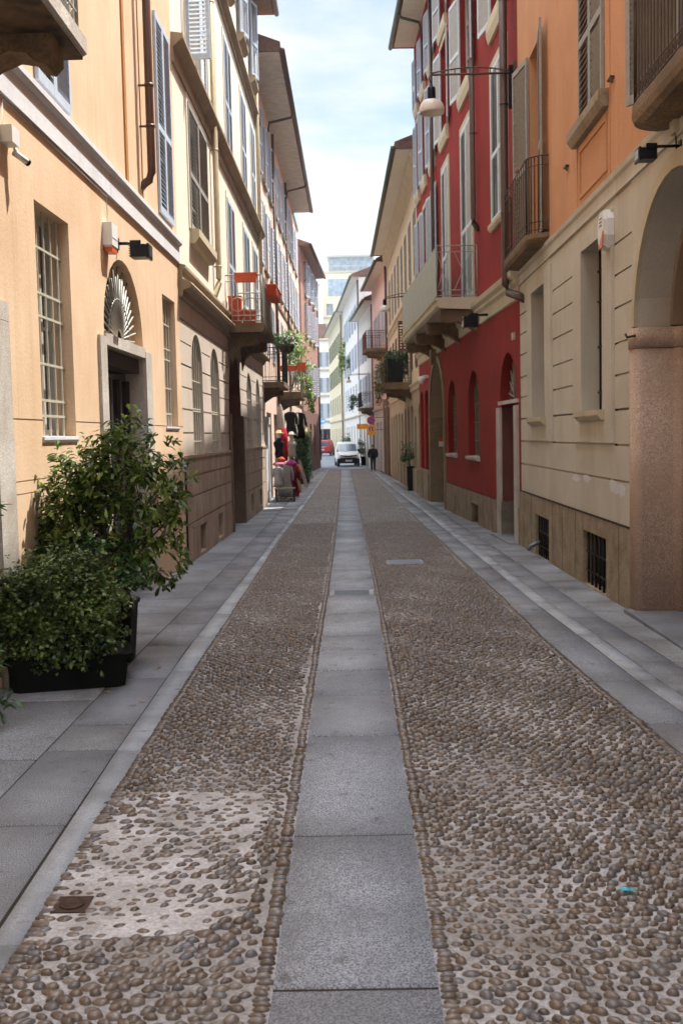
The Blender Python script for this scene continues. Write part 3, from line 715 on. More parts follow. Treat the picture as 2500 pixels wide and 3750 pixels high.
# planted balcony over the portal
mb = B.mb(); mb.along([(0, 4.42), (.84, 4.42), (.88, 4.5), (.88, 4.62), (0, 4.63)], u(24.75), u(27.9))
bal = B.add(mb, 'balcony', M['balcstone'])
for y in (25.0, 27.3):
    mb = B.mb(); mb.along([(.05, 4.42), (.72, 4.42), (.72, 4.2), (.6, 4.15), (.3, 4.12), (.16, 3.98), (.08, 3.7)], u(y), u(y)+.3)
    B.add(mb, 'bracket', M['balcstone'], bal)
mb = B.mb(); railpath(mb, [(u(24.8), 0), (u(24.8), .83), (u(27.85), .83), (u(27.85), 0)], 4.63, 5.72, .13, .013)
for zc, ax in ((5.05, .16),):
    for w_ in (.28, .58): mb.tube([(u(24.8), w_+ax*math.cos(t), zc+.16*math.sin(t)) for t in [2*PI*i/12 for i in range(13)]], .012, 5)
B.add(mb, 'railing', M['ironlight'], bal)
tc_ = M['terracotta']
def trough(label, loc, L, wd, h, name='window_box', mat=tc_, rz=0., group=None, cat='planter', leaves=None):
    t = thing(name, label, cat, loc, rz, group)
    mb = MB(); mb._ext([(-L*.46, -wd*.42, 0), (L*.46, -wd*.42, 0), (L*.46, wd*.42, 0), (-L*.46, wd*.42, 0)], [(-L/2, -wd/2, h), (L/2, -wd/2, h), (L/2, wd/2, h), (-L/2, wd/2, h)])
    mb.build('box', mat, t)
    mb = MB(); mb.box(-L/2-.01, L/2+.01, -wd/2-.01, -wd/2+.012, h-.03, h+.004); mb.box(-L/2-.01, L/2+.01, wd/2-.012, wd/2+.01, h-.03, h+.004)
    mb.box(-L/2-.01, -L/2+.012, -wd/2+.012, wd/2-.012, h-.03, h+.004); mb.box(L/2-.012, L/2+.01, -wd/2+.012, wd/2-.012, h-.03, h+.004); mb.build('rim', mat, t)
    return t
g = 'terracotta planters on the balcony over the portal'
x0 = -2.8
trough('orange trough hung on the rail end of the portal balcony facing the camera', (-2.32, 24.6, 5.53), .5, .2, .2, group=g)
trough('weathered trough hung outside the long rail of the portal balcony', (-1.83, 26.6, 5.38), .24, 1.9, .24, group=g)
trough('tall terracotta box standing inside the portal balcony by the wall', (-2.62, 25.05, 4.64), .3, .3, .62, group=g)
trough('low terracotta trough on the floor of the portal balcony', (-2.3, 25.05, 4.64), .32, .3, .3, group=g)

# --- peach house with long eave
B = Bld('peach_house', 'long peach rendered house with grey blue shutters and a wide boarded eave', 'house', (-3.04, 35.35), (-3.0, 66), -1)
u = B.U; L = B.L
cols = [37.0+2.75*k for k in range(11) if 37.0+2.75*k < 64.5]
f1 = [B.op(y, y+1.15, 4.9, 7.1, 0, .15) for y in cols]; f2 = [B.op(y, y+1.15, 8.1, 10.4, 0, .15) for y in cols]; f3 = [B.op(y, y+1.15, 11.3, 13.6, 0, .15) for y in cols]
sh = [B.op(38.7, 40.9, -.6, 2.9, 0, .5), B.op(42.3, 44.6, -.6, 2.9, 0, .5), B.op(46.2, 48.6, -.6, 2.9, 0, .5), B.op(60, 61.2, 1.0, 2.7, 0, .3)]
mb = B.mb(); facade(mb, 0, L, -.7, 14.35, f1+f2+f3+sh); B.add(mb, 'wall', M['peach'])
B.shell(0, L, -.7, 14.35, M['peach'])
for o in f1: window(B, o, nz=2, shut=(0, 0), smat='shutblue', pitch=.12)
for o in f2: window(B, o, nz=2, shut=(172, 172), smat='shutblue', pitch=.14, lf=.8, sill=(.04, .12, .1), silmat='ledge')
for o in f3: window(B, o, nz=2, shut=(172, 172), smat='shutblue', pitch=.14, lf=.9, sill=(.04, .12, .1), silmat='ledge')
for o in sh:
    mb = B.mb(); fill(mb, o, -.48); mb.box(o.a, o.b, -.3, -.24, o.z1-.4, o.z1-.02); B.add(mb, 'shop_opening', M['dark'])
mb = B.mb(); mb.along([(0, 3.75), (.06, 3.8), (.08, 3.9), (0, 3.95)], 0, L); mb.along([(0, 7.5), (.05, 7.55), (.07, 7.65), (0, 7.7)], 0, L); B.add(mb, 'string_course', M['ledge'])
B.eave(0, u(60.2), 14.35, .98, 'eavewood', gut='gutter', boards=.3, th=.3, pipes=(u(42), u(53.5)))
for y in (44.1, 52.4): downpipe(B, u(y), .1, .2, 14.2, .06, 'gutter')
mb = B.mb(); mb.box(u(60.4), u(65.6), -.5, .1, 14.36, 16.2); B.add(mb, 'glass_balcony_screen', paint('turquoise_glass_screen', '7cb8b0', .2))
def smallbalc(B, Y0, Y1, pr, z, th, rt, mat='balcstone', rmat='ironblack', style=None, gap=.12):
    u = B.U; mb = B.mb(); mb.along([(0, z), (pr-.04, z+.02), (pr, z+.05), (pr, z+th), (0, z+th+.005)], u(Y0), u(Y1)); b = B.add(mb, 'balcony', M[mat])
    for y in (Y0+.25, Y1-.45):
        mb = B.mb(); mb.along([(0, z), (pr*.8, z), (pr*.76, z-.16), (pr*.35, z-.22), (0, z-.42)], u(y), u(y)+.2)
        B.add(mb, 'bracket', M[mat], b)
    mb = B.mb(); railpath(mb, [(u(Y0)+.03, 0), (u(Y0)+.03, pr-.04), (u(Y1)-.03, pr-.04), (u(Y1)-.03, 0)], z+th, rt, gap, .011, style); B.add(mb, 'railing', M[rmat], b); return b
smallbalc(B, 35.6, 38.4, .85, 3.62, .2, 4.95)
smallbalc(B, 44.9, 48.0, 1.0, 3.55, .32, 4.95, rmat='ironlight')
mb = B.mb(); mb.box(u(35.55), u(38.5), .02, .1, -.4, 2.66); mb.box(u(35.5), u(38.55), .1, .14, 2.45, 2.7); mb.box(u(35.62), u(38.4), .1, .115, .1, 2.3); B.add(mb, 'shop_shutter_panel', M['shutwhite'])

# --- dusty brown corner house
B = Bld('brown_corner_house', 'dusty brown corner house with a broad brown eave where the street opens', 'house', (-2.9, 66.05), (-2.36, 80.2), -1)
u = B.U; L = B.L
f = [B.op(y, y+1.2, z, z+2.1, 0, .15) for y in (69, 72.5, 76) for z in (4.8, 8.4, 11.0)]; d_ = [B.op(67.5, 68.9, -.6, 2.9, 0, .3), B.op(71, 72.4, .6, 2.8, 0, .3), B.op(74.5, 75.9, .6, 2.8, 0, .3)]
mb = B.mb(); facade(mb, 0, L, 3.6, 13.6, f); B.add(mb, 'wall', M['peachDk'])
mb = B.mb(); facade(mb, 0, L, -.7, 3.6, d_); mb.box(0, L, 0, .05, -.7, .6); B.add(mb, 'lower_wall', M['brownlow'])
B.shell(0, L, -.7, 13.6, M['peachDk'])
for o in f: window(B, o, nz=2, shut=(160, 160), smat='shutblue', pitch=.14, sill=(.05, .12, .1), silmat='ledge')
for o in d_: window(B, o, 'framebrown', 2, 2)
B.eave(0, L, 13.6, .55, 'eavebrown', boards=.4)
downpipe(B, u(79.9), .08, .2, 13.4, .06, 'gutter')
# ------------------------------------------------------------------ RIGHT SIDE
B = Bld('orange_house', 'orange house over a cream ground floor with a pink granite portal nearest on the right', 'house', (2.97, -4), (3.185, 20.1), 1)
u = B.U; L = B.L
pa = B.op(8.85, 11.64, -.4, 4.42, 1.32, .75)
wa = [B.op(13.2, 14.45, 2.25, 4.36, 0, .42), B.op(17.32, 18.6, 2.23, 4.36, 0, .42)]
wa2 = B.op(3.0, 4.3, 2.25, 4.36, 0, .42)
ba = [B.op(13.04, 14.4, -.05, .66, 0, .16), B.op(17.05, 18.35, -.12, .58, 0, .16)]
pa_u = O(pa.a, pa.b, .9, pa.z1, pa.rise, pa.rec, True); pa_l = O(pa.a, pa.b, -.5, .9, 0, pa.rec+.03, False, True)
fr = [(12.72, 15.02), (16.77, 19.1)]
gz_ = (2.23, 2.63, 3.0, 3.41, 3.79, 4.15)
grv = [(z, u(a), u(b)) for z in gz_ for a, b in ((11.9, 12.68), (15.06, 16.73), (19.14, 20.1), (-4, 8.6))]+[(1.82, u(11.9), u(12.7)), (1.82, u(15.06), u(16.75)), (1.82, u(19.14), u(20.1)), (1.4, u(11.85), u(20.1))]
mb = B.mb(); facade(mb, 0, L, .9, 4.72, wa+[pa_u, wa2], grv, gd=.03, gh=.013); B.add(mb, 'wall', M['cream'])
for (a, b), o in zip(fr, wa):
    mb = B.mb(); A, C = u(a), u(b)
    for q in ((A, o.a, 1.84, 4.58), (o.b, C, 1.84, 4.58)): mb.box(q[0], q[1]-.001 if q[1] == o.a else q[1], -.005, .035, q[2], q[3])
    mb.box(o.a, o.b, -.005, .035, 1.84, o.z0); mb.box(o.a, o.b, -.005, .035, o.z1, 4.58)
    B.add(mb, 'window_panel', M['cream'])
mb = B.mb(); facade(mb, 0, L, -.6, .9, ba+[pa_l], [(.905, 0, L)], w=.03)
B.add(mb, 'stone_dado', M['dado'])
mb = B.mb()
for y in (12.4, 14.9, 15.9, 16.7, 18.8, 19.6): mb.box(u(y)-.009, u(y)+.009, .0301, .0312, -.5, .89)
mb.box(0, pa.a, .03, .036, .885, .91); mb.box(pa.b+.02, L, .03, .036, .885, .91)
B.add(mb, 'dado_joints', M['joint'])
for o in wa: window(B, o, 'framebrown', 2, 3, sill=(.1, .13, .12), silmat='creamTrim', grille=(6, [2.5, 3.1, 3.7, 4.1], -.2), gmat='ironblack')
window(B, wa2, 'framebrown', 2, 3)
for o in ba:
    mb = B.mb(); fill(mb, o, -.12); W_ = B.add(mb, 'cellar_opening', M['dark'])
    mb = B.mb(); n = 6
    for k in range(n): mb.tube([(o.a+(o.b-o.a)*(k+.5)/n, -.02, o.z0), (o.a+(o.b-o.a)*(k+.5)/n, -.02, o.z1)], .016, 6)
    for z in (.25, .6): mb.box(o.a, o.b, -.03, -.01, o.z0+(o.z1-o.z0)*z-.012, o.z0+(o.z1-o.z0)*z+.012)
    B.add(mb, 'bar_grating', M['ironblack'], W_)
    mb = B.mb(); mb.box(o.a-.04, o.b+.04, .0, .045, o.z0-.16, o.z0-.01); B.add(mb, 'sill', M['dado'], W_)
rp = random.Random(5)
for y, z, w_, h in ((12.35, 1.3, .22, .09), (12.75, 1.32, .3, .1), (14.3, 1.36, .35, .05), (15.0, 1.34, .3, .05)):      # bared undercoat below the joint
    mb = B.mb(); n = 16
    pts = [(u(y)+w_*math.cos(2*PI*k/n)*rp.uniform(.6, 1.1), z+(h if math.sin(2*PI*k/n) > 0 else h*1.3)*math.sin(2*PI*k/n)*rp.uniform(.5, 1.)) for k in range(n)]
    mb.out(pts, -.004, .0015); B.add(mb, 'peeling_paint', M['whiteband'])
mb = B.mb(); mb.tube([(u(16.9), .012, 4.69), (u(14.9), .012, 4.685), (u(11.9), .012, 4.69)], .007, 4); B.add(mb, 'cable', M['creamTrim'])
# spout in the far cellar window
mb = B.mb(); mb.tube([(u(18.1), 0, .12), (u(18.1), .16, .05), (u(18.1), .2, -.02)], .035, 8); B.add(mb, 'waste_spout', M['steel'])
# portal
mb = B.mb(); mb.smooth = True
for z0, z1, e in ((-.4, 2.86, 0), (2.866, 3.08, .012)):
    mb.up([(pa.b+.17, -.01), (pa.b+.17, .035+e), (pa.b+.15, .055+e), (pa.b+.02, .06+e), (pa.b-.04, .05+e), (pa.b-.085-e, .02), (pa.b-.10-e, -.03), (pa.b-.10-e, -.34), (pa.b-.12-e, -.37), (pa.b-.17-e, -.39), (pa.b-.185-e, -.43), (pa.b-.185-e, -.74), (pa.b-.001, -.74), (pa.b-.001, -.01)], z0, z1)
mb.smooth = False
P_ = B.add(mb, 'portal_jamb', M['granitePink']); mb = B.mb()
mb.box(pa.a, pa.a+.12, -.74, .05, -.4, 2.86); mb.box(pa.a-.17, pa.a, -.01, .06, -.4, 2.86); mb.box(pa.a-.14, pa.a+.16, -.74, .055, 2.87, 3.08)
P_ = B.add(mb, 'portal_jamb', M['granitePink'])
mb = B.mb(); A1 = pa.arc(20, 0.); A2 = pa.arc(20, .17)
for i in range(20):
    p, q, r, s = A1[i], A1[i+1], A2[i+1], A2[i]
    mb._ext([(p[0], -.01, p[1]), (q[0], -.01, q[1]), (r[0], -.01, r[1]), (s[0], -.01, s[1])], [(p[0], .045, p[1]), (q[0], .045, q[1]), (r[0], .03, r[1]), (s[0], .03, s[1])])
B.add(mb, 'archivolt', M['creamTrim'], P_)
mb = B.mb(); A1 = pa.arc(20, -.02); A2 = pa.arc(20, -.1)
for i in range(20):
    p, q, r, s = A1[i], A1[i+1], A2[i+1], A2[i]
    mb._ext([(p[0], -.74, p[1]), (q[0], -.74, q[1]), (r[0], -.74, r[1]), (s[0], -.74, s[1])], [(p[0], -.34, p[1]), (q[0], -.34, q[1]), (r[0], -.34, r[1]), (s[0], -.34, s[1])])
B.add(mb, 'vault_rib', M['intrados'], P_)
mb = B.mb(); mb.tube([(pa.b-.06, .04, 3.0), (pa.b-.1, .14, 2.98), (pa.b-.1, .16, 3.02)], .014, 6); B.add(mb, 'iron_hook', M['iron'], P_)
mb = B.mb(); fill(mb, O(pa.a, pa.b, -.5, pa.z1, pa.rise), -.74)
for k in range(9): a = pa.a+(pa.b-pa.a)*k/8; mb.box(a-.03, a+.03, -.74, -.7, -.4, 3.05)
B.add(mb, 'portal_door', M['wooddark'])
mb = B.mb(); mb.box(pa.a-.1, pa.b+.08, -.7, .14, -.2, .02); B.add(mb, 'threshold', M['slabL'])
# cream band and orange storeys
mb = B.mb(); mb.along([(-.001, 4.7), (.03, 4.7), (.03, 4.72), (.018, 4.73), (.018, 4.86), (.05, 4.89), (.06, 4.95), (-.001, 4.97)], 0, L); B.add(mb, 'string_band', M['cream'])
o1 = B.op(13.16, 14.54, 6.0, 8.35, 0, .14); o2 = B.op(17.6, 18.75, 5.1, 8.35, 0, .28); o3 = B.op(8.6, 10.0, 5.1, 8.35, 0, .28); o4 = B.op(4, 5.2, 6, 8.35, 0, .2)
hi = [B.op(a, a+1.25, 9.9, 12.4, 0, .15) for a in (4, 8.7, 13.2, 17.5)]
mb = B.mb(); facade(mb, 0, L, 4.72, 15.7, [o1, o2, o3, o4]+hi); B.add(mb, 'upper_wall', M['orangeR'])
B.shell(0, L, -.4, 15.7, M['orangeR'])
window(B, o1, shut=(0, 0), smat='shutgrey', pitch=.085, sill=(.28, .2, .14), silmat='dado')
window(B, o2, shut=None); W_ = window(B, O(o2.a, o2.b, o2.z0, o2.z1, 0, .27), 'framebrown', 2, 3, name='balcony_door')
shutter(B, W_, u(17.6), .04, 5.12, .62, 3.25, 173, 1, 'shutgrey', .085); shutter(B, W_, u(18.77), .04, 5.12, .85, 3.25, 172, -1, 'shutgrey', .085)
W_ = window(B, o3, 'framebrown', 2, 3, name='balcony_door', shut=(150, 150), smat='shutgrey')
window(B, o4, shut=(0, 0), smat='shutgrey')
for o in hi: window(B, o, shut=(0, 0), smat='shutgrey', pitch=.12, sill=(.1, .2, .1), silmat='dado')
mb = B.mb()
A, C = u(13.0), u(14.6)
for a, b, c, d in ((A, C, 5.68, 5.74), (A, C, 5.08, 5.14), (A, A+.06, 5.14, 5.68), (C-.06, C, 5.14, 5.68)): mb.box(a, b, -.004, .02, c, d)
mb.box(u(12.86), u(12.95), -.004, .012, 4.97, 15.3); mb.box(u(14.75), u(14.84), -.004, .012, 4.97, 6.0)
B.add(mb, 'stucco_mouldings', M['orangeR'])
mb = B.mb()
for y, z in ((12.75, 6.06), (15.45, 5.72)): mb.box(u(y)-.1, u(y)+.08, .0, .05, z-.01, z+.012); mb.box(u(y)-.1, u(y)-.085, .02, .05, z-.07, z+.01)
B.add(mb, 'shutter_catch', M['iron'])
mb = B.mb()
def roundbalc(u0, u1, pr, z0, z1, rt, name_mat='balcstone', gap=.105):
    mb = B.mb(); n = 8; pts = []
    rad = pr
    for k in range(n+1): t = PI/2*k/n; pts.append((u1-rad+rad*math.sin(t), pr*math.cos(t)))
    front = pts; back = [(u0+rad-rad*math.sin(t), pr*math.cos(t)) for t in [PI/2*(n-k)/n for k in range(n+1)]]
    ring = back+front
    def sc(r, k): return [(u0+(u1-u0)/2+(a-(u0+u1)/2)*k, b*k if b > .001 else 0) for a, b in r]
    layers = [(.86, z0), (.97, z0+.05), (1., z0+(z1-z0)*.55), (.99, z1)]
    idx = [[mb.P(a, b, z) for a, b in sc(ring, k)] for k, z in layers]
    for X, Y in zip(idx, idx[1:]):
        for i in range(len(X)-1): mb.F(X[i], X[i+1], Y[i+1], Y[i])
    mb.F(*idx[0][::-1]); mb.F(*idx[-1])
    b = B.add(mb, 'balcony', M[name_mat])
    mb = B.mb(); railpath(mb, [(p[0]*1., max(0, p[1]-.03)) for p in [ring[0]]+ring[2:-2:1]+[ring[-1]]], z1, rt, gap, .008, 'scroll' if gap < .2 else None, post=.009); B.add(mb, 'railing', M['iron'], b)
    return b
roundbalc(u(16.95), u(20.05), .34, 4.93, 5.1, 6.28, gap=.21)
roundbalc(u(6.3), u(10.75), .37, 4.84, 5.06, 6.15)
alarm('alarm_box', 'white teardrop alarm with orange corner lens on the cream wall', B, 12.85, .36, .46, .12, 4.13, rounded=True)
floodlight('black floodlight hanging below the near iron balcony on the right', B, 10.1, 4.6, .26, 0, 0, .8)
t = thing('junction_box', 'small cream junction box under the near iron balcony', 'junction box', B.W(10.15, 0, 4.72), B.e.rotation_euler.z)
mb = B.mb(); mb.box(-.07, .07, 0, .07, 0, .16); mb.build('housing', M['creamTrim'], t)
mb = B.mb(); mb.tube([(0, .03, 0), (.02, .02, -.12), (.03, .02, -.2)], .008, 5); mb.build('cable', M['ironblack'], t)
B.eave(0, L, 15.7, .55, 'eavewood')

# --- red house
RB = B = Bld('red_house', 'deep red house with pale shutters, arched windows and a long screened balcony', 'house', (3.185, 20.1), (2.52, 39.2), 1)
u = B.U; L = B.L
dw = B.op(20.62, 22.15, -.6, 2.55, 0, .3); df = B.op(20.55, 22.3, 2.63, 3.57, .84, .28)
aw = [B.op(25.15, 26.9, 1.42, 3.5, .8, .26), B.op(29.1, 30.95, 1.42, 3.47, .85, .26)]
pr_ = B.op(31.7, 35.5, -.6, 4.22, 1.7, .9)
nw = [B.op(36.2, 37.3, .7, 3.5, .4, .2), B.op(37.8, 38.8, .7, 3.5, .4, .2)]
ce = [B.op(25.3, 26.4, -.3, .27, 0, .2)]
mb = B.mb(); facade(mb, 0, L, .56, 4.6, [O(dw.a, dw.b, .56, dw.z1, 0, dw.rec, True), df]+aw+nw+[O(pr_.a, pr_.b, .56, pr_.z1, pr_.rise, pr_.rec, True)]); B.add(mb, 'wall', M['red'])
mb = B.mb(); facade(mb, 0, L, -.8, .56, ce+[O(dw.a, dw.b, -.8, .56, 0, dw.rec+.03, False, True), O(pr_.a, pr_.b, -.8, .56, 0, .93, False, True)], w=.03)
mb.box(u(30.3), u(29.35), .03, .045, -.5, .27)
B.add(mb, 'stone_dado', M['dadoR'])
mb = B.mb()
for o in ce: fill(mb, o, -.16)
B.add(mb, 'cellar_opening', M['dark'])
for o in aw: window(B, o, 'framebrown', 2, 3, sill=(.06, .1, .09), silmat='graniteGrey', grille=(7, [1.8, 2.25, 2.7], -.16), gmat='woodgrey')
for o in nw: window(B, o, 'framebrown', 2, 3)
# door with stone frame and shell fanlight
mb = B.mb(); mb.box(dw.b, dw.b+.42, -.3, .05, -.5, 2.5); mb.box(dw.a-.32, dw.a, -.3, .05, -.5, 2.5); mb.box(dw.a-.34, dw.b+.3, -.25, .03, 2.552, 2.628)
D = B.add(mb, 'door_surround', M['graniteGrey'])
mb = B.mb(); fill(mb, dw, -.28)
for k in range(12): a = dw.a+(dw.b-dw.a)*(k+.5)/12; mb.box(a-.02, a+.02, -.28, -.25, -.4, 2.5)
B.add(mb, 'door', M['wooddark'])
mb = B.mb(); mb.box(dw.a-.3, dw.b+.4, -.3, .2, -.45, -.13); B.add(mb, 'step', M['slabL'])
mb = B.mb(); fill(mb, df, -.27); F0 = B.add(mb, 'fanlight', M['dark'])
mb = B.mb(); c = (df.a+df.b)/2
for k in range(9):
    t = PI*(k+.5)/9; mb.tube([(c, -.17, 2.66), (c-.5*math.cos(t), -.16, 2.66+.5*math.sin(t)), (c-.8*math.cos(t), -.16, 2.66+.76*math.sin(t))], .03, 6, True, .016)
for k in range(9):
    t = PI*(k+.5)/9; mb.tube([(c-.55*math.cos(t)+.09*math.cos(a), -.16, 2.66+.5*math.sin(t)+.09*math.sin(a)) for a in [2*PI*i/8 for i in range(9)]], .014, 5)
B.add(mb, 'shell_grille', M['woodgrey'], F0)
# portal of the red house
mb = B.mb(); mb.box(pr_.b-.06, pr_.b-.002, -.88, .05, -.7, 2.1); mb.box(pr_.b-.1, pr_.b-.001, -.88, .06, 2.11, 2.52)
mb.box(pr_.b, pr_.b+.2, -.01, .06, -.7, 2.1); mb.box(pr_.b, pr_.b+.2, -.01, .06, 2.11, 2.52)
P_ = B.add(mb, 'portal_jamb', M['portalstone']); mb = B.mb()
mb.box(pr_.a-.25, pr_.a, -.01, .06, -.7, 2.1); mb.box(pr_.a-.25, pr_.a+.03, -.01, .06, 2.11, 2.52)
P_ = B.add(mb, 'portal_jamb', M['portalstone'])
mb = B.mb(); A1 = pr_.arc(20, 0.); A2 = pr_.arc(20, .22)
for i in range(20):
    p, q, r, s = A1[i], A1[i+1], A2[i+1], A2[i]
    mb._ext([(p[0], -.01, p[1]), (q[0], -.01, q[1]), (r[0], -.01, r[1]), (s[0], -.01, s[1])], [(p[0], .05, p[1]), (q[0], .05, q[1]), (r[0], .05, r[1]), (s[0], .05, s[1])])
c = (pr_.a+pr_.b)/2; mb.out([(c-.2, 4.15), (c+.2, 4.15), (c+.28, 4.6), (c-.28, 4.6)], 0, .2)
B.add(mb, 'archivolt', M['portalstone'], P_)
lining(B, O(pr_.a, pr_.b, -.7, pr_.z1, pr_.rise, .9), 'intrados'); mb = B.mb(); fill(mb, O(pr_.a, pr_.b, -.7, pr_.z1, pr_.rise), -.88); B.add(mb, 'portal_door', M['woodgrey'])
mb = B.mb(); mb.box(u(36.0), u(37.6), -.01, .08, -.6, .75); mb.box(u(37.9), u(39.1), -.01, .08, -.6, .75); B.add(mb, 'plinth_block', M['dadoR'])
# cornice
mb = B.mb(); mb.along([(0, 4.46), (.04, 4.48), (.04, 4.7), (.1, 4.76), (.1, 4.82), (.17, 4.88), (.19, 4.98), (0, 5.02)], 0, L); B.add(mb, 'cornice', M['redTrim'])
cy_ = [(21.2, 22.9), (25.7, 27.5), (30.0, 31.5), (33.1, 34.3), (35.6, 36.7), (37.8, 38.7)]
r1 = [B.op(a, b, 6.35 if i == 0 else 5.1, 9.5, 0, .1) for i, (a, b) in enumerate(cy_)]; r2_ = [B.op(a, b, 10.45, 12.9, 0, .2) for a, b in cy_]; r3 = [B.op(a, b, 13.4, 15.2, 0, .2) for a, b in cy_]
mb = B.mb(); facade(mb, 0, L, 4.6, 15.7, r1+r2_+r3); B.add(mb, 'upper_wall', M['red'])
B.shell(0, L, -.4, 15.7, M['redDk'])
for i, o in enumerate(r1): window(B, o, shut=(0, 0) if i < 3 else (172, 172), smat='shutwhite' if i < 3 else 'shutblue', pitch=.06, surround=(.14, .03), sumat='redTrim', sill=(.14, .14, .1) if i == 0 else None, silmat='redTrim')
for i, o in enumerate(r2_): window(B, o, shut=(172, 172), smat='shutwhite' if i < 3 else 'shutblue', pitch=.07, sill=(.1, .38, .1), silmat='redTrim', surround=(.1, .03), sumat='redTrim')
for i, o in enumerate(r3): window(B, o, shut=(172, 172), smat='shutwhite' if i < 3 else 'shutblue', pitch=.09, sill=(.1, .3, .1), silmat='redTrim')
B.eave(0, L, 15.7, .72, 'eavecream', th=.2, gut='coppergreen', pipes=(L-3.2,))
downpipe(B, u(20.45), .2, 4.95, 15.5, .075, 'pipedark', [(u(20.45), .2, 4.78), (u(20.3), .16, 4.6), (u(19.9), .1, 4.5), (u(19.65), .04, 4.42), (u(19.6), -.02, 4.38)], (6.1, 8.1, 10))
downpipe(B, u(24.9), .12, 6.9, 15.5, .06, 'pipedark', [(u(24.9), .12, 6.8), (u(24.8), .0, 6.6)], (8.8, 11.))
downpipe(B, u(33.0), .12, 5.1, 15.5, .06, 'pipedark', None, (8,))
mb = B.mb(); mb.box(u(20.25), u(20.4), 0, .12, 8.0, 8.75); B.add(mb, 'lamp_junction_cabinet', M['blackmetal'])
# long balcony
mb = B.mb(); mb.along([(0, 4.86), (.9, 4.9), (.96, 4.95), (.96, 5.06), (1.0, 5.1), (1.0, 5.14), (0, 5.15)], u(25.1), u(34.8)); bal = B.add(mb, 'balcony', M['redTrim'])
for y in (25.2, 28.2, 31.2, 34.2):
    mb = B.mb(); mb.along([(0, 4.86), (.86, 4.86), (.88, 4.72), (.84, 4.6), (.7, 4.56), (.45, 4.6), (.25, 4.52), (0, 4.34)], u(y), u(y)+.32)
    B.add(mb, 'corbel', M['balcstone'], bal)
mb = B.mb(); railpath(mb, [(u(25.2), 0), (u(25.2), .93), (u(34.7), .93), (u(34.7), 0)], 5.15, 6.34, .12, .011, 'x'); B.add(mb, 'railing', M['ironlight'], bal)
mb = B.mb(); mb.box(u(25.25), u(34.65), .945, .955, 5.2, 6.3); B.add(mb, 'cloth_screen', M['screen'], bal)
floodlight('dark hooded floodlight under the cornice of the red house', B, 23.5, 4.55, .3, 0, 0, 1.6)
t = thing('security_camera', 'white dome camera on the red wall beyond the stone portal', 'camera', B.W(36.05, 0, 3.75), B.e.rotation_euler.z)
mb = B.mb(); mb.box(-.06, .06, 0, .2, .1, .2); mb.build('bracket', M['whiteplastic'], t)
mb = B.mb(); mb.lathe([(.02, -.1), (.09, -.06), (.12, .02), (.12, .12), (.08, .16)], (0, .22, 0), 14); mb.build('dome', M['whiteplastic'], t)
t = thing('wall_plaque', 'orange and white notice plate on the stone portal pillar', 'sign', B.W(35.42, -.24, 1.56), B.e.rotation_euler.z)
mb = B.mb(); mb.box(-.02, 0, -.35, .0, 0, .3); mb.build('plate', M['whiteplastic'], t)
mb = B.mb(); mb.box(-.024, -.0201, -.35, .0, .17, .3); mb.build('orange_band', M['orangeplastic'], t)
t = thing('doorbell_box', 'tiny cream box high on the red wall near the cream house', 'box', B.W(20.65, 0, 3.75), B.e.rotation_euler.z)
mb = B.mb(); mb.box(-.07, .07, 0, .05, 0, .14); mb.build('box_body', M['creamTrim'], t); mb = B.mb(); mb.box(-.05, .05, .05, .055, .03, .11); mb.build('lid', M['redTrim'], t)

# --- tan house with arches
B = Bld('tan_house', 'tan house with a row of dark ground floor arches and a cream eave', 'house', (2.62, 39.25), (2.30, 62.2), 1)
u = B.U; L = B.L
aws = [B.op(y, y+w_, -.6, zt, r_, .2) for y, w_, zt, r_ in ((40.0, 1.2, 3.15, .5), (42.1, 1.1, 2.7, .4), (43.9, 1.3, 3.2, .5), (46.0, 1.3, 3.2, .5), (48.1, 1.3, 3.2, .5), (50.4, 1.4, 3.0, .4), (52.8, 1.4, 3.05, .5), (55.2, 1.5, 3.05, .5), (57.6, 1.4, 3.0, .5), (60.0, 1.3, 3.0, .5))]
up_ = [B.op(y, y+1.0, z, z+h, 0, .15) for y in (40.9, 43.6, 46.3, 49.0, 51.7, 54.4, 57.1, 59.8) for z, h in ((4.55, 2.3), (8.1, 2.4))]
mb = B.mb(); facade(mb, 0, L, -.8, 3.72, aws, [(z, 0, L) for z in (.9, 1.4, 1.9, 2.4, 2.9)], gd=.02); 
for a, b in zip(aws, aws[1:]): mb.box(a.b+.02, b.a-.02, 0, .1, -.7, .62)
B.add(mb, 'arcade_wall', M['tanlow'])
mb = B.mb(); facade(mb, 0, L, 3.72, 12.2, up_); B.add(mb, 'wall', M['tan'])
B.shell(0, L, -.5, 12.2, M['tan'])
for o in aws: mb = B.mb(); fill(mb, o, -.19); mb.box(o.a, o.b, -.185, -.14, 2.0, 2.08); mb.box((o.a+o.b)/2-.03, (o.a+o.b)/2+.03, -.185, -.14, -.5, 2.0); B.add(mb, 'shop_door', M['wooddark'])
for i, o in enumerate(up_): window(B, o, shut=((95, 0) if i == 4 else (0, 0)), smat='shutbrown' if i % 2 == 0 else 'shutgrey', pitch=.12, lf=1. if i % 2 else .8)
mb = B.mb(); mb.along([(0, 3.7), (.06, 3.72), (.06, 3.85), (.12, 3.95), (.12, 4.0), (0, 4.03)], 0, L); mb.along([(0, 7.3), (.05, 7.35), (.08, 7.55), (.14, 7.6), (.14, 7.68), (0, 7.72)], 0, L)
mb.along([(0, 11.4), (.08, 11.45), (.12, 11.7), (.3, 12.0), (.3, 12.2), (0, 12.2)], 0, L)
B.add(mb, 'string_course', M['creamTrim'])
B.eave(0, L, 12.2, .8, 'eavecream', th=.25, gut='coppergreen', boards=.5)
b = smallbalc(B, 44.5, 48.8, 1.1, 3.84, .3, 5.1, style=None)
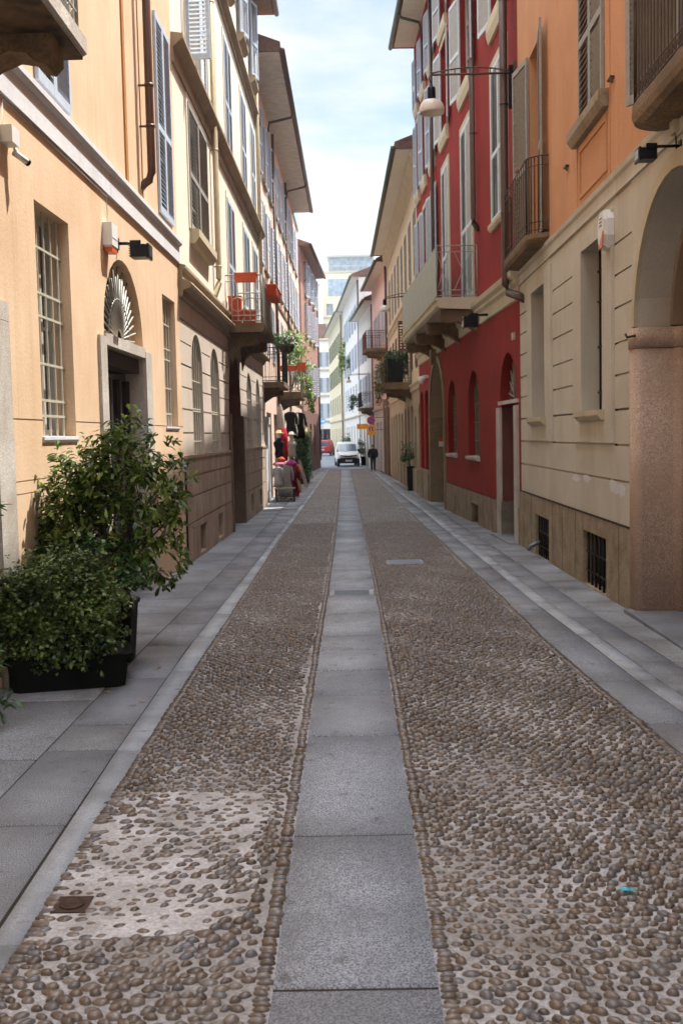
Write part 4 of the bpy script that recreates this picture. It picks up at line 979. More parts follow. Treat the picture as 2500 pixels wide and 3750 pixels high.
t = thing('planter_screen', 'dark green reed box screening the tan house balcony', 'planter', B.W(44.56, .36, 4.17), B.e.rotation_euler.z)
mb = B.mb(); mb.box(0, .5, -.02, .62, 0, .95); 
for k in range(20): mb.box(-.012, 0, -.02+k*.032, -.005+k*.032, .01, .94)
mb.build('reed_box', leafmat('green_reed', '0e1c0c', '24381c', .05, .7), t)
BALC3 = B

def stub(name, label, p, q, H, mat, eave, rows, colsp, smat, low=None, lowmat=None, ew=.6, ground='shopfront', pipes=True, eh='coppergreen'):
    B = Bld(name, label, 'house', p, q, 1); L = B.L
    ops = []; lo = []; k = 0; x = 1.0
    while x+1.1 < L-.4:
        for z in rows: ops.append(O(x, x+1.05, z, z+2.1, 0, .15))
        lo.append(O(x-.1, x+1.2, -.6, 2.8, 0, .3)); x += colsp
    hz = low or 3.6
    mb = B.mb(); facade(mb, 0, L, hz, H, ops); B.add(mb, 'wall', M[mat])
    mb = B.mb(); facade(mb, 0, L, -.8, hz, lo); B.add(mb, 'lower_wall', M[lowmat or mat]); B.shell(0, L, -.5, H, M[mat])
    for i, o in enumerate(ops): window(B, o, nz=2, shut=((172, 172) if i % 3 else (0, 0)), smat=smat, pitch=.16, lf=.75)
    for o in lo: mb = B.mb(); fill(mb, o, -.28); mb.box(o.a, o.b, -.27, -.2, 2.1, 2.2); B.add(mb, ground, M['glass'])
    mb = B.mb(); mb.along([(0, hz-.05), (.1, hz), (.1, hz+.12), (0, hz+.15)], 0, L); B.add(mb, 'string_course', M['creamTrim'])
    B.eave(0, L, H, ew, eave, boards=.6, th=.2, gut=eh)
    if pipes: downpipe(B, .3, .1, .1, H-.2, .07, 'pipedark')
    return B
PK = stub('pink_house', 'pale pink house with an iron balcony past the tan house', (2.28, 62.3), (1.62, 74.9), 11.9, 'pink', 'eavecream', (4.4, 7.6), 2.6, 'shutblue', lowmat='palegrey')
G1 = stub('grey_white_house', 'pale grey white house whose shutters stand open behind the white van', (1.72, 75.1), (.78, 88.8), 11.3, 'palegrey', 'eavecream', (4.4, 7.6), 2.7, 'shutblue')
G2 = stub('white_house', 'bright white house with high plain wall stepping into the bend', (.9, 89.1), (-.62, 114), 15.0, 'white', 'eavecream', (4.4, 7.8, 11.2), 3.9, 'shutblue')
G3 = stub('pale_cream_house', 'narrow cream house with grey green shutters at the bend', (-.75, 114.3), (-2.75, 143), 15.0, 'paleyellow', 'eavecream', (4.4, 7.8, 11.2), 3.9, 'shutgreen')
smallbalc(PK, 64.3, 67.5, 1.2, 6.95, .2, 8.2, rmat='pipebrown')
smallbalc(G1, 75.4, 78.6, .95, 3.72, .2, 5.0)
mb = PK.mb()
for y in (62.4, 64.4): mb.box(PK.U(y), PK.U(y)+.8, 0, .16, -.6, 4.1)
PK.add(mb, 'portal_pier', M['graniteBrown']) 

def endblock(name, label, x0, x1, y, H, mat, cols, rows, D=12, smat=None, low=None):
    B = Bld(name, label, 'house', (x1, y), (x0, y+.001), 1); B.s = 1; L = B.L
    ops = [O(L*(k+.5)/cols-.65, L*(k+.5)/cols+.65, z, z+2.2, 0, .2) for k in range(cols) for z in rows]
    sh = [O(L*(k+.5)/cols-1.2, L*(k+.5)/cols+1.2, -.5, 3., 0, .4) for k in range(cols)]
    mb = B.mb(); facade(mb, 0, L, -.8, H, ops+sh); B.add(mb, 'wall', M[mat])
    mb = B.mb()
    for u_ in (0, L): mb.poly([(u_, 0, -.8), (u_, -D, -.8), (u_, -D, H), (u_, 0, H)])
    mb.poly([(0, -D, -.8), (L, -D, -.8), (L, -D, H), (0, -D, H)]); mb.poly([(0, 0, H), (L, 0, H), (L, -D, H), (0, -D, H)]); B.add(mb, 'side_and_rear_wall', M[mat])
    for o in ops: window(B, o, nz=2, shut=(172, 172) if smat else None, smat=smat or 'shutblue', pitch=.2, back='glassfar', lf=.8)
    for o in sh: mb = B.mb(); fill(mb, o, -.38); B.add(mb, 'shopfront', M['glass'])
    mb = B.mb()
    for z in [r-.6 for r in rows]+[H-.35]: mb.along([(0, z), (.15, z+.05), (.2, z+.25), (0, z+.3)], 0, L)
    B.add(mb, 'string_course', M['creamTrim']); return B
E1 = endblock('white_end_house', 'white house with blue shutters closing the view behind the red van', -9.5, -1.9, 160, 16.4, 'white', 4, (4.6, 8.4, 12.2), smat='shutblue')
mb = E1.mb(); mb.box(1.5, E1.L, -9, -1.2, 16.41, 18.7); E1.add(mb, 'attic_storey', M['brownlow'])
E2 = endblock('terrace_block', 'tall beige block topped by a glazed roof terrace', -4.85, 5.5, 205, 33., 'paleyellow', 4, (5, 9, 13, 17, 21, 24.8), smat=None)
E3 = endblock('tall_pale_house', 'tall pale house rising behind the brown eave on the left', -14, -4.9, 192, 29., 'white', 3, (5, 9, 13, 17, 21), smat=None)
mb = E2.mb(); mb.box(.7, 9.1, -7, -.9, 33.01, 35.8); tw = E2.add(mb, 'roof_terrace_room', M['glassterr'])
mb = E2.mb(); mb.box(.4, 9.4, -7.2, -.4, 35.81, 36.15)
for k in range(6): mb.box(.7+k*1.66, .8+k*1.66, -.9, -.84, 33.01, 35.8)
railpath(mb, [(.1, -.05), (10.2, -.05)], 33.02, 34.1, .5, .03); E2.add(mb, 'roof_slab_and_rail', M['frame'], tw)
mb = E2.mb(); mb.box(4.8, 9.3, .01, .05, 28.4, 31.6); E2.add(mb, 'picture_window', M['glassterr'])
# ------------------------------------------------------------------ PLANTS
def unit(v): return v/np.maximum(1e-6, np.linalg.norm(v, axis=-1, keepdims=True))
def leafmesh(name, P, D, L, W, mat, parent=None, droop=.15, rnd=None):
    N = len(P); D = unit(D); up = np.array([0, 0, 1.])+RNG.normal(0, .35, (N, 3)); S = unit(np.cross(D, up)); Nn = np.cross(S, D)
    L = np.broadcast_to(L, N)[:, None]; W = np.broadcast_to(W, N)[:, None]
    mid = P+D*L*.5
    dz = np.array([0, 0, 1.])*L*droop; q = P+D*L*.8-dz*.6
    V = np.stack([P, mid+S*W*.36+Nn*W*.1, q+S*W*.42+Nn*W*.1, P+D*L-dz, q-S*W*.42+Nn*W*.1, mid-S*W*.36+Nn*W*.1], 1)
    F = np.array([(0, 1, 5), (1, 2, 4), (1, 4, 5), (2, 3, 4)])
    F = (F[None]+(np.arange(N)*6)[:, None, None]).reshape(-1, 3)
    r = np.repeat(RNG.random(N) if rnd is None else rnd, 6)
    o = finish(name, V.reshape(-1, 3), F, mat, r, False, kind=None); o.parent = parent
    return o
def tips_in(ells, n, shell=.55):
    out = []; nor = []
    ws = np.array([e[3]*e[4]*e[5] for e in ells]); ws = ws/ws.sum()
    for e, w_ in zip(ells, ws):
        k = max(3, int(n*w_)); d = unit(RNG.normal(size=(k, 3))); r = RNG.uniform(shell, 1, k)[:, None]*(1+RNG.normal(0, .12, k))[:, None]*(1+.22*np.sin(d[:, :1]*6+e[0]*9)*np.sin(d[:, 2:]*7+e[2]*5))
        out.append(np.array(e[:3])+d*r*np.array(e[3:6])); nor.append(d)
    return np.concatenate(out), np.concatenate(nor)
def shrub(name, label, base, ells, n, whorl, L, W, mat, stems=7, group=None, cat='shrub', stemr=.012, shell=.5, wood=True):
    t = thing(name, label, cat, base, 0, group); b = np.array(base)
    T, Nr = tips_in(ells, n, shell); T = T-b
    Pp = np.repeat(T, whorl, 0); d = np.repeat(unit(Nr+np.array([0, 0, .5])), whorl, 0)
    a = unit(np.cross(d, RNG.normal(size=d.shape))); Dd = unit(d*RNG.uniform(.15, .9, (len(d), 1))+a)
    leafmesh('foliage', Pp+RNG.normal(0, L*.2, Pp.shape), Dd, RNG.uniform(.65, 1.1, len(Pp))*L, W*RNG.uniform(.8, 1.2, len(Pp)), mat, t)
    if wood:
        mb = MB()
        for k in range(stems):
            tip = T[RNG.integers(len(T))]; s = np.array([RNG.uniform(-.1, .1), RNG.uniform(-.08, .08), 0])
            m1 = s+np.array([tip[0]*.15, tip[1]*.15, tip[2]*.45]); m2 = s*.3+tip*np.array([.6, .6, .75]); mb.tube([tuple(s), tuple(m1), tuple(m2), tuple(tip)], stemr, 5, True, stemr*.35)
            for j in range(4):
                t2 = T[RNG.integers(len(T))]
                if np.linalg.norm(t2-m2) < .55: mb.tube([tuple(m2), tuple((m2+t2)/2+RNG.normal(0, .03, 3)), tuple(t2)], stemr*.5, 4, True, stemr*.25)
        mb.build('stems', M['bark'], t)
    return t
def pot(name, label, loc, w_, d_, h, taper=.85, mat='potblack', rz=0., rim=.02, group=None, cat='planter'):
    t = thing(name, label, cat, loc, rz, group); mb = MB(); a, b = w_/2, d_/2
    def ring(k, z, c=.12): 
        A, B_ = a*k, b*k; q = min(A, B_)*c*2
        return [(A-q, -B_, z), (A, -B_+q, z), (A, B_-q, z), (A-q, B_, z), (-A+q, B_, z), (-A, B_-q, z), (-A, -B_+q, z), (-A+q, -B_, z)]
    mb._ext(ring(taper, 0), ring(.97, h-.04)); mb.build('pot_body', M[mat], t)
    mb = MB(); mb._ext(ring(1.04, h-.04), ring(1.05, h)); mb.build('rim', M[mat], t)
    mb = MB(); mb._ext(ring(.9, h-.01), ring(.9, h+.004)); mb.build('soil', M['joint'], t)
    return t
pot('planter_trough', 'long low black trough on the pavement at the front left', (-2.36, 8.66, 0), .98, .5, .27, .9, rz=R(14))
pot('planter_pot', 'tall black square pot behind the low trough', (-2.2, 9.6, 0), .42, .42, .55, .8)
pot('planter_pot', 'black pot by the ochre wall, hidden by dense leaves', (-2.62, 9.75, 0), .42, .42, .5, .8)
shrub('low_shrub', 'rounded small leaved green shrub filling the low black trough', (-2.4, 8.66, .25),
      [(-2.45, 8.6, .72, .40, .30, .42), (-2.15, 8.75, .62, .27, .26, .40), (-2.75, 8.5, .62, .2, .25, .4), (-2.35, 8.42, .42, .48, .17, .26)], 4300, 4, .045, .031, M['leafB'], 14, stemr=.006, shell=.45)
shrub('evergreen_shrub', 'dense bushy evergreen shrub against the ochre wall at left', (-2.6, 9.75, .45),
      [(-2.6, 9.7, 1.3, .3, .3, .6), (-2.38, 9.8, 1.6, .26, .25, .42), (-2.68, 9.6, .9, .25, .35, .45), (-2.35, 9.7, .95, .25, .3, .35)], 640, 8, .105, .038, M['leafA'], 10, shell=.3)
shrub('evergreen_shrub', 'tall open evergreen shrub with whorled leaves and bare stems, right of the dense one', (-2.2, 9.6, .5),
      [(-2.08, 9.7, 1.75, .36, .32, .48), (-1.72, 9.6, 1.55, .26, .3, .5), (-1.75, 9.5, 1.02, .26, .25, .36), (-2.15, 9.6, 1.2, .26, .25, .4)], 290, 9, .12, .040, M['leafA'], 16, shell=.45)
shrub('trailing_shrub', 'round leaved sprigs hanging over the rim of the black pots', (-2.05, 9.2, .45),
      [(-1.98, 9.1, .82, .22, .18, .22), (-2.2, 8.95, 1.08, .2, .14, .12)], 70, 6, .075, .045, M['leafD'], 6, shell=.3)
shrub('evergreen_shrub', 'shrub just left of the frame with a few long leaves reaching into view', (-2.75, 7.2, .3),
      [(-2.62, 7.25, 1.47, .22, .2, .12), (-2.58, 7.2, .52, .28, .2, .10), (-2.75, 7.1, 1., .2, .3, .6), (-2.62, 7.3, .2, .2, .15, .08)], 90, 8, .13, .034, M['leafD'], 8)
pot('planter_pot', 'black pot at the very left edge of the frame', (-2.78, 7.2, 0), .4, .4, .35, .8)

def vines(name, label, base, boxes, n, L, mat, cat='plant', group=None, hang=.5, tagmat=None):
    t = thing(name, label, cat, base, 0, group); b = np.array(base); k = n//len(boxes)
    T, Nr = tips_in(boxes, n, .2); T = T-b; D = unit(Nr+np.array([0, 0, -hang])+RNG.normal(0, .5, T.shape))
    T = T+.08*np.sin(T*9.)
    leafmesh('foliage', T, D, L*RNG.uniform(.6, 1.2, len(T)), L*.6, mat, t)
    mb = MB()
    for j in range(7):
        p = T[RNG.integers(len(T))]; q = T[RNG.integers(len(T))]
        mb.tube([(0, 0, 0), tuple(p*.6+RNG.normal(0, .05, 3)), tuple(p)], .012, 4, True, .005)
    mb.build('stems', M['bark'], t)
    return t
# balcony jungle on the peach house
vines('climbing_plant', 'bright leafy climber rising above the far balcony of the peach house', (-2.5, 46, 4.0),
      [(-2.45, 46.3, 5.7, .5, 1., .95), (-2.0, 46.6, 5.0, .45, 1., .5), (-2.3, 45.3, 4.9, .5, .4, .25), (-1.95, 47, 6.0, .3, .6, .6)], 1500, .13, M['leafC'])
vines('trailing_plant', 'light green plant trailing below the far balcony of the peach house', (-1.95, 46.2, 4.8),
      [(-1.85, 46.2, 4.2, .22, .7, .7), (-1.75, 46.4, 3.5, .22, .6, .45), (-2.1, 45.2, 4.35, .3, .2, .4)], 900, .12, M['leafC'])
for i, (x, w_, l) in enumerate([(-2.55, .7, 'long orange trough on the balcony rail beneath the bright climber'), (-2.0, .35, 'short rust coloured pot at the rail corner beneath the bright climber')]):
    trough(l, (x, 44.85, 4.72), w_, .2, .22 if i == 0 else .34, group='pots on the leafy balcony rail')
t = thing('hanging_basket', 'dark round basket of foliage on the rail of the black iron balcony', 'basket', (-2.08, 35.7, 4.75))
mb = MB(); mb.lathe([(.06, 0), (.2, .06), (.27, .2), (.28, .3)], (0, 0, 0), 14); mb.build('basket', M['wooddark'], t)
vines('leafy_plant', 'dark green plant spilling from the round hanging basket', (-2.1, 35.7, 5.0), [(-2.1, 35.7, 5.2, .42, .4, .26), (-2.42, 35.7, 5.15, .25, .3, .25)], 500, .1, M['leafD'])
# ivy screen beside the shop
t = thing('ivy_hedge', 'ivy covered screen standing between the clothes shop and the brown house', 'hedge', (-2.5, 53, -.35))
mb = MB(); mb.box(-.28, .28, -.9, 3., 0, .5); mb.box(-.2, .2, -.8, 2.9, .5, 2.3); mb.build('planter_wall', M['brownlow'], t)
n = 4200; P = np.c_[RNG.uniform(-.3, .36, n), RNG.uniform(-1.05, 3., n), RNG.uniform(.25, 2.45, n)]; k = RNG.random(n) < .5; P[k, 1] = RNG.uniform(-1.1, -.75, k.sum())
P[~k, 0] = RNG.uniform(.2, .4, (~k).sum())
leafmesh('ivy', P, RNG.normal(0, .6, (n, 3))+np.array([.3, -.5, -.4]), .12, .08, M['leafD'], t)
vines('flowering_plant', 'pale creamy blossom heaped along the top of the ivy screen', (-2.4, 52.2, 2.0), [(-2.55, 51.9, 2.12, .4, .35, .13), (-2.2, 52.6, 2.2, .25, .6, .12)], 380, .12, leafmat('cream_petals', 'a8b080', 'e8e4d0', .3, .6))
# tan house balcony planting
vines('balcony_shrub', 'dark green leafy shrub crowning the reed box on the tan house balcony', (2.0, 44.9, 5.1), [(2.05, 44.9, 5.22, .36, .5, .22), (1.7, 45.3, 5.2, .3, .6, .22), (2.3, 45, 5.05, .15, .3, .15)], 900, .12, M['leafD'])
vines('trailing_plant', 'yellow green plant trailing over the outer edge of the tan house balcony', (1.36, 45.1, 5.0), [(1.4, 45.1, 4.95, .25, .5, .3), (1.24, 45.2, 4.2, .16, .6, .7), (1.46, 44.9, 4.4, .14, .3, .6), (1.26, 45.6, 3.6, .12, .4, .35)], 1500, .09, M['leafE'])
# far greenery
vines('trailing_plant', 'bright green plant draped down the white house high above the lamp', (-.6, 111, 11), [(-.72, 111, 9.8, .42, 1, 1.6), (-.45, 111, 11.4, .32, 1, .7)], 900, .22, M['leafC'])
vines('balcony_shrub', 'dark shrub on the high balcony next to the draped bright plant', (.15, 103, 8.8), [(.15, 103, 9., .4, .8, .6)], 380, .2, M['leafD'])
vines('balcony_shrub', 'blue green plants on the balcony above the yellow signs', (.5, 83, 4.6), [(.3, 83, 4.8, .5, .8, .45), (0., 83.4, 4.3, .2, .5, .5), (.75, 82.5, 4.6, .35, .5, .3)], 700, .16, M['leafD'])
pot('planter_pot', 'dark tall pot standing by the wall right of the white van', (.95, 84.2, gz(84)), .5, .5, .7, .8)
vines('potted_shrub', 'green shrub in the tall pot right of the white van', (.95, 84.2, .3), [(.9, 84.2, 1.0, .3, .3, .6), (.75, 84.2, 1.5, .22, .25, .3)], 520, .14, M['leafD'])
pot('planter_pot', 'brown tub behind the white van roof line', (-.5, 105, gz(105)), .7, .7, .8, .8, 'terracotta')
vines('potted_shrub', 'olive green shrub showing above the white van', (-.5, 105, .5), [(-.4, 105, 1.4, .55, .5, .75)], 420, .2, M['leafD'])
pot('planter_pot', 'slim dark pot against the tan house arches', (2.38, 43.4, gz(43)), .3, .3, 1.0, .8)
vines('potted_shrub', 'small bushy green plant against the tan house arches', (2.38, 43.4, .7), [(2.34, 43.4, 1.3, .24, .25, .32), (2.2, 43.4, 1.0, .2, .2, .2)], 420, .1, M['leafD'])
# ------------------------------------------------------------------ LAMPS, SIGNS, SHOP GOODS, VANS, PERSON
def lamp(label, base, tip, zs, r, scale=1., group='suspended street lamps'):
    """bracket arm from the wall (base) to tip, bell shade hanging under the tip"""
    t = thing('street_lamp', label, 'street lamp', base, 0, group); b = Vector(base); e = Vector(tip)-b
    mb = MB(); d = e.normalized(); n = 7
    up_ = Vector((0, 0, .11*scale))
    mb.tube([(0, 0, 0), tuple(e)], .022*scale, 6); top = [tuple(e*k/n+up_*math.sin(PI*min(1, k/n*1.0))*.9+Vector((0, 0, .03))) for k in range(n+1)]
    mb.tube(top, .016*scale, 6)
    side = Vector((0, .1*scale, .04))
    mb.tube([tuple(side*1.2)]+[tuple(e*k/n+side*(1-k/n)) for k in range(1, n+1)], .014*scale, 5)
    for k in range(1, n): mb.tube([tuple(e*k/n), top[k]], .011*scale, 4)
    arm = mb.build('bracket_arm', M['iron'], t)
    mb = MB(); mb.box(-.02, .05, -.06, .06, -.1, .2); mb.build('wall_plate', M['iron'], t)
    c = e+Vector((0, 0, 0)); z0 = zs-b.z
    mb = MB(); mb.tube([tuple(c), (c.x-.05*scale, c.y, c.z-.05), (c.x, c.y, z0+.5*scale)], .013*scale, 5)
    mb.lathe([(.03*scale, .5*scale), (.035*scale, .46*scale), (.075*scale, .44*scale), (.085*scale, .42*scale), (.085*scale, .2*scale), (.075*scale, .18*scale)], (c.x, c.y, z0), 14); mb.build('lamp_holder', M['blackmetal'], t)
    mb = MB(); mb.lathe([(.09*scale, .185*scale), (r*.62, .17*scale), (r*.86, .11*scale), (r*.98, .03*scale), (r, -.05*scale), (r*.96, -.085*scale), (r*.9, -.08*scale), (r*.5, -.02), (.02, .0)], (c.x, c.y, z0), 24); mb.build('lamp_shade', M['lampwhite'], t)
    return t
lamp('near white bell street lamp on an iron arm over the right pavement', (3.15, 20.3, 8.62), (1.62, 20.3, 8.62), 8.0, .235, .9)
lamp('second white bell street lamp level with the far end of the red house balcony', (2.6, 40, 7.14), (1.34, 40, 7.02), 6.62, .2, .8)
lamp('small distant street lamp hanging above the yellow signs', (1.38, 80, 6.5), (-.09, 80, 6.45), 5.98, .19, .8)

# traffic signs
def disc(mb, c, r, y0, y1, n=28): 
    mb._ext([(c[0]+r*math.cos(2*PI*k/n), y0, c[1]+r*math.sin(2*PI*k/n)) for k in range(n)], [(c[0]+r*math.cos(2*PI*k/n), y1, c[1]+r*math.sin(2*PI*k/n)) for k in range(n)])
sr = paint('sign_red', 'c8283c', .4, 0, .05); sb = paint('sign_blue', '3a4a98', .4, 0, .05); sy_ = paint('sign_yellow', 'dc9a14', .45, 0, .08); sw = paint('sign_white', 'd8dce0', .4, 0, .05)
g0 = gz(66)
t = thing('sign_bracket', 'steel wall bracket holding the round and yellow signs off the pink house', 'bracket', (2.08, 66.1, 2.5)); mb = MB(); mb.tube([(0, 0, .55), (-.95, 0, .55)], .022, 6); mb.tube([(0, 0, -.2), (-.95, 0, -.2)], .022, 6); mb.build('arms', M['steel'], t); mb = MB(); mb.tube([(-.86, 0, -.5), (-.86, 0, .7)], .025, 8); mb.build('upright', M['steel'], t)
t = thing('round_sign', 'round red and blue no stopping sign', 'traffic sign', (1.24, 66, 2.88), R(-3))
mb = MB(); disc(mb, (0, 0), .25, 0, .02); mb.build('red_rim', sr, t)
mb = MB(); disc(mb, (0, 0), .195, -.006, -.001); mb.build('blue_field', sb, t)
mb = MB()
for a in (PI/4, -PI/4): 
    c, s = math.cos(a), math.sin(a); mb._ext([(x*c-z*s, -.012 if a > 0 else -.0135, x*s+z*c) for x, z in ((-.2, -.025), (.2, -.025), (.2, .025), (-.2, .025))], [(x*c-z*s, -.0065, x*s+z*c) for x, z in ((-.2, -.025), (.2, -.025), (.2, .025), (-.2, .025))])
mb.build('red_cross', sr, t)
t = thing('yellow_panel_sign', 'square yellow panel with a small blue and red road symbol under the round sign', 'traffic sign', (1.235, 66, 2.3), R(-3))
mb = MB(); mb.box(-.25, .25, 0, .015, -.31, .3); mb.build('panel', sy_, t)
mb = MB(); mb.box(-.12, .12, -.006, -.001, -.06, .18); mb.build('blue_symbol', sb, t)
mb = MB(); mb.box(-.025, .025, -.012, -.007, -.05, .10); mb.build('white_bar', sw, t); mb = MB(); mb.box(-.06, .06, -.012, -.007, .105, .15); mb.build('red_bar', sr, t)
t = thing('yellow_direction_sign', 'wide yellow panel reaching left from the sign post', 'traffic sign', (.68, 66.05, 2.52), R(-2))
mb = MB(); mb.box(-.31, .36, 0, .015, -.16, .16); mb.build('panel', sy_, t)
mb = MB(); mb.out([(-.08, .06), (.04, .06), (.0, .12), (-.05, .12)], -.006, -.001); mb.build('faded_symbol', sw, t)
t = thing('round_sign', 'small round blue sign on the wall behind the red van', 'traffic sign', (-4.2, 158.6, 4.15)); mb = MB(); disc(mb, (0, 0), .45, 0, .03); mb.build('disc', paint('sky_blue_sign', '5a9cd0', .4, 0, .05), t)
mb = MB(); mb.box(-.26, .22, -.008, -.001, -.06, .06); mb.out([(.1, -.18), (.34, 0), (.1, .18)], -.009, -.0015); mb.build('white_arrow', sw, t)
mb = MB(); mb.tube([(0, .08, -4.5), (0, .08, .3)], .05, 8); mb.build('pole', M['steel'], t)

# ---- clothes shop display on the left pavement
fab = lambda n, h: paint(n, h, .9, 0, .35, .1, 14.)
def garment(name, label, loc, w_, h, d_, mat, cat='garment', sleeves=True, flare=1.15, rz=0., group='clothes displayed outside the shop'):
    t = thing(name, label, cat, loc, rz, group); mb = MB(); n = 14; mb.smooth = True
    lv = [(.30, .42, 0), (.5, .5, -.06), (.44, .5, -.3), (.40, .45, -.5), (.47*flare, .6, -.8), (.5*flare, .62, -1)]
    R_ = []
    for (a, b, z) in lv:
        R_.append([mb.P(a*w_*math.cos(2*PI*k/n)*(1+.08*math.sin(5*k+z*7)), b*d_*math.sin(2*PI*k/n)*(1+.12*math.cos(4*k+z*9)), z*h) for k in range(n)])
    for A, Bq in zip(R_, R_[1:]):
        for k in range(n): mb.F(A[k], A[(k+1) % n], Bq[(k+1) % n], Bq[k])
    mb.F(*R_[0]); mb.F(*R_[-1][::-1]); mb.build('cloth', mat, t)
    mb = MB()
    if sleeves:
        for s in (-1, 1): mb = MB(); mb.tube([(s*w_*.42, 0, -.05*h), (s*w_*.56, 0, -.25*h), (s*w_*.58, -.03, -.5*h)], .055, 8, True, .04); mb.build('sleeve', mat, t)
    mb = MB(); mb.tube([(0, 0, .09), (.03, 0, .12), (0, 0, .14), (0, 0, 0)], .006, 4); mb.tube([(-w_*.35, 0, -.02), (0, 0, .03), (w_*.35, 0, -.02)], .008, 4); mb.build('hanger', M['ironlight'], t)
    return t
mW, mR, mB, mG, mK, mM, mT = fab('white_cloth', 'b4aaa0'), fab('crimson_cloth', '9c1c2c'), fab('black_cloth', '14120f'), fab('grey_cloth', '98908c'), fab('dark_cloth', '3a2224'), fab('magenta_cloth', 'b03c88'), fab('tan_cloth', 'b8986c')
gg = gz(38)
t = thing('clothes_rack', 'metal clothes rail standing outside the shop', 'clothes rack', (-2.38, 38.6, gg))
mb = MB(); mb.tube([(0, -.9, 0), (0, -.9, 1.3), (0, 1.6, 1.3), (0, 1.6, 0)], .018, 6); 
mb.build('rail_frame', M['ironlight'], t)
mb = MB()
for y in (-.9, 1.6): mb.tube([(-.3, y, .03), (.3, y, .03)], .018, 6)
mb.build('feet', M['ironlight'], t)
gs = [(37.95, mG, 'grey and white dress nearest on the outdoor rail', 1.1), (38.4, mR, 'crimson dress, second on the outdoor rail', 1.15), (38.85, mK, 'dark dress hanging in the middle of the outdoor rail', 1.0), (39.3, mR, 'crimson shawl dress near the far end of the rail', 1.2), (39.8, mT, 'tan dress, last on the outdoor rail', 1.1)]
for k, (y, m, l, h) in enumerate(gs): garment('dress', l, (-2.38+.05*k, y, gg+1.27), .5, h, .18, m, 'dress')
garment('blouse', 'short grey blouse in front of the rail by the shutter panel', (-2.6, 37.5, gg+1.22), .3, .7, .14, mG, 'blouse')
t = thing('display_table', 'small wooden table with dark legs at the near end of the shop display', 'table', (-2.35, 37.3, gg), 0)
mb = MB(); mb.box(-.36, .36, -.25, .25, .46, .5); mb.build('tabletop', M['woodgrey'], t)
for sx in (-1, 1):
    for sy2 in (-1, 1): mb = MB(); mb.box(sx*.31-.025, sx*.31+.025, sy2*.2-.025, sy2*.2+.025, 0, .46); mb.build('leg', M['wooddark'], t)
def heap(name, label, loc, r, h, mat, cat): 
    t = thing(name, label, cat, loc, 0, 'folded goods on the display'); mb = MB(); mb.lathe([(r*.8, 0), (r, h*.25), (r*.95, h*.6), (r*.6, h*.9), (r*.2, h)], (0, 0, 0), 12); mb.build('cloth', mat, t)
    mb = MB(); mb.lathe([(r*.55, h*.78), (r*.7, h*.85), (r*.3, h*1.1)], (0, .02, 0), 10); mb.build('fold', mat, t); return t
heap('folded_scarves', 'magenta heap of scarves on the rail end', (-2.15, 38.1, gg+1.26), .22, .16, mM, 'scarves'); heap('folded_scarves', 'pink heap of scarves next to the orange bag', (-2.55, 38.0, gg+1.26), .26, .14, fab('pink_cloth', 'dc8ca4'), 'scarves')
heap('handbag', 'round orange bag on top of the pink scarves', (-2.5, 38.0, gg+1.40), .15, .16, fab('orange_bag', 'b8503c'), 'bag')
def bust(label, loc, mat, hat=None):
    t = thing('mannequin', label, 'mannequin', loc, 0, 'shop mannequins'); mb = MB(); mb.lathe([(.13, 0), (.17, .12), (.13, .28), (.19, .45), (.2, .55), (.07, .64), (.06, .7)], (0, 0, 0), 14); mb.build('torso', mat, t)
    mb = MB(); mb.lathe([(.05, .7), (.085, .76), (.09, .84), (.06, .91), (.01, .93)], (0, 0, 0), 12); mb.build('head', M['lampwhite'], t)
    if hat: mb = MB(); mb.lathe([(.2, .87), (.19, .885), (.1, .89), (.09, .97), (.02, .99)], (0, 0, 0), 14); mb.build('hat', hat, t)
    mb = MB(); mb.tube([(0, 0, 0), (0, 0, gg-loc[2])], .018, 6); mb.build('stand', M['ironlight'], t); return t
bust('black clad mannequin in a pale straw hat by the shop door', (-2.58, 38.2, 1.25), mB, fab('straw_hat', 'd8b88c'))
bust('white mannequin further along the shop front', (-2.3, 41.2, 1.2), mW, mW)
garment('cape', 'black cape hanging high outside the shop', (-2.45, 43.6, 3.0), .42, 1.0, .2, mB, 'cape'); garment('cape', 'wide black shawl hanging beyond the black cape', (-2.22, 45.6, 3.0), .5, 1.1, .25, mB, 'cape')
garment('dress', 'pale dress hanging between the black capes', (-2.38, 44.6, 3.0), .3, 1.0, .18, mW, 'dress')
t = thing('parasol', 'closed white parasol over crimson cloth beside the shop entrance', 'parasol', (-2.62, 39.6, gz(39.6)))
mb = MB(); mb.tube([(0, 0, 0), (0, 0, 3.4)], .022, 6); mb.lathe([(.2, 0), (.2, .06), (.05, .09)], (0, 0, 0), 12); mb.build('pole', M['ironlight'], t)
mb = MB()
mb.lathe([(.22, 2.1), (.2, 2.4), (.17, 2.8), (.1, 3.3), (.03, 3.5)], (.02, 0, 0), 9, False); mb.build('canopy', mW, t)
mb = MB(); mb.lathe([(.17, 1.4), (.2, 1.8), (.2, 2.2), (.14, 2.6)], (.1, -.2, 0), 8); mb.build('crimson_cloth', mR, t)
t = thing('leaning_board', 'cream plank leaning against the ivy screen', 'board', (-2.15, 48.6, gz(48))); mb = MB(); mb._ext([(0, 0, 0), (.16, 0, 0), (-.16, .02, 1.25), (-.3, .02, 1.25)], [(0, .04, 0), (.16, .04, 0), (-.16, .06, 1.25), (-.3, .06, 1.25)]); mb.build('plank', mW, t); mb = MB(); mb.box(-.05, .0, -.01, -.001, .4, .44); mb.build('cleat', M['woodgrey'], t)

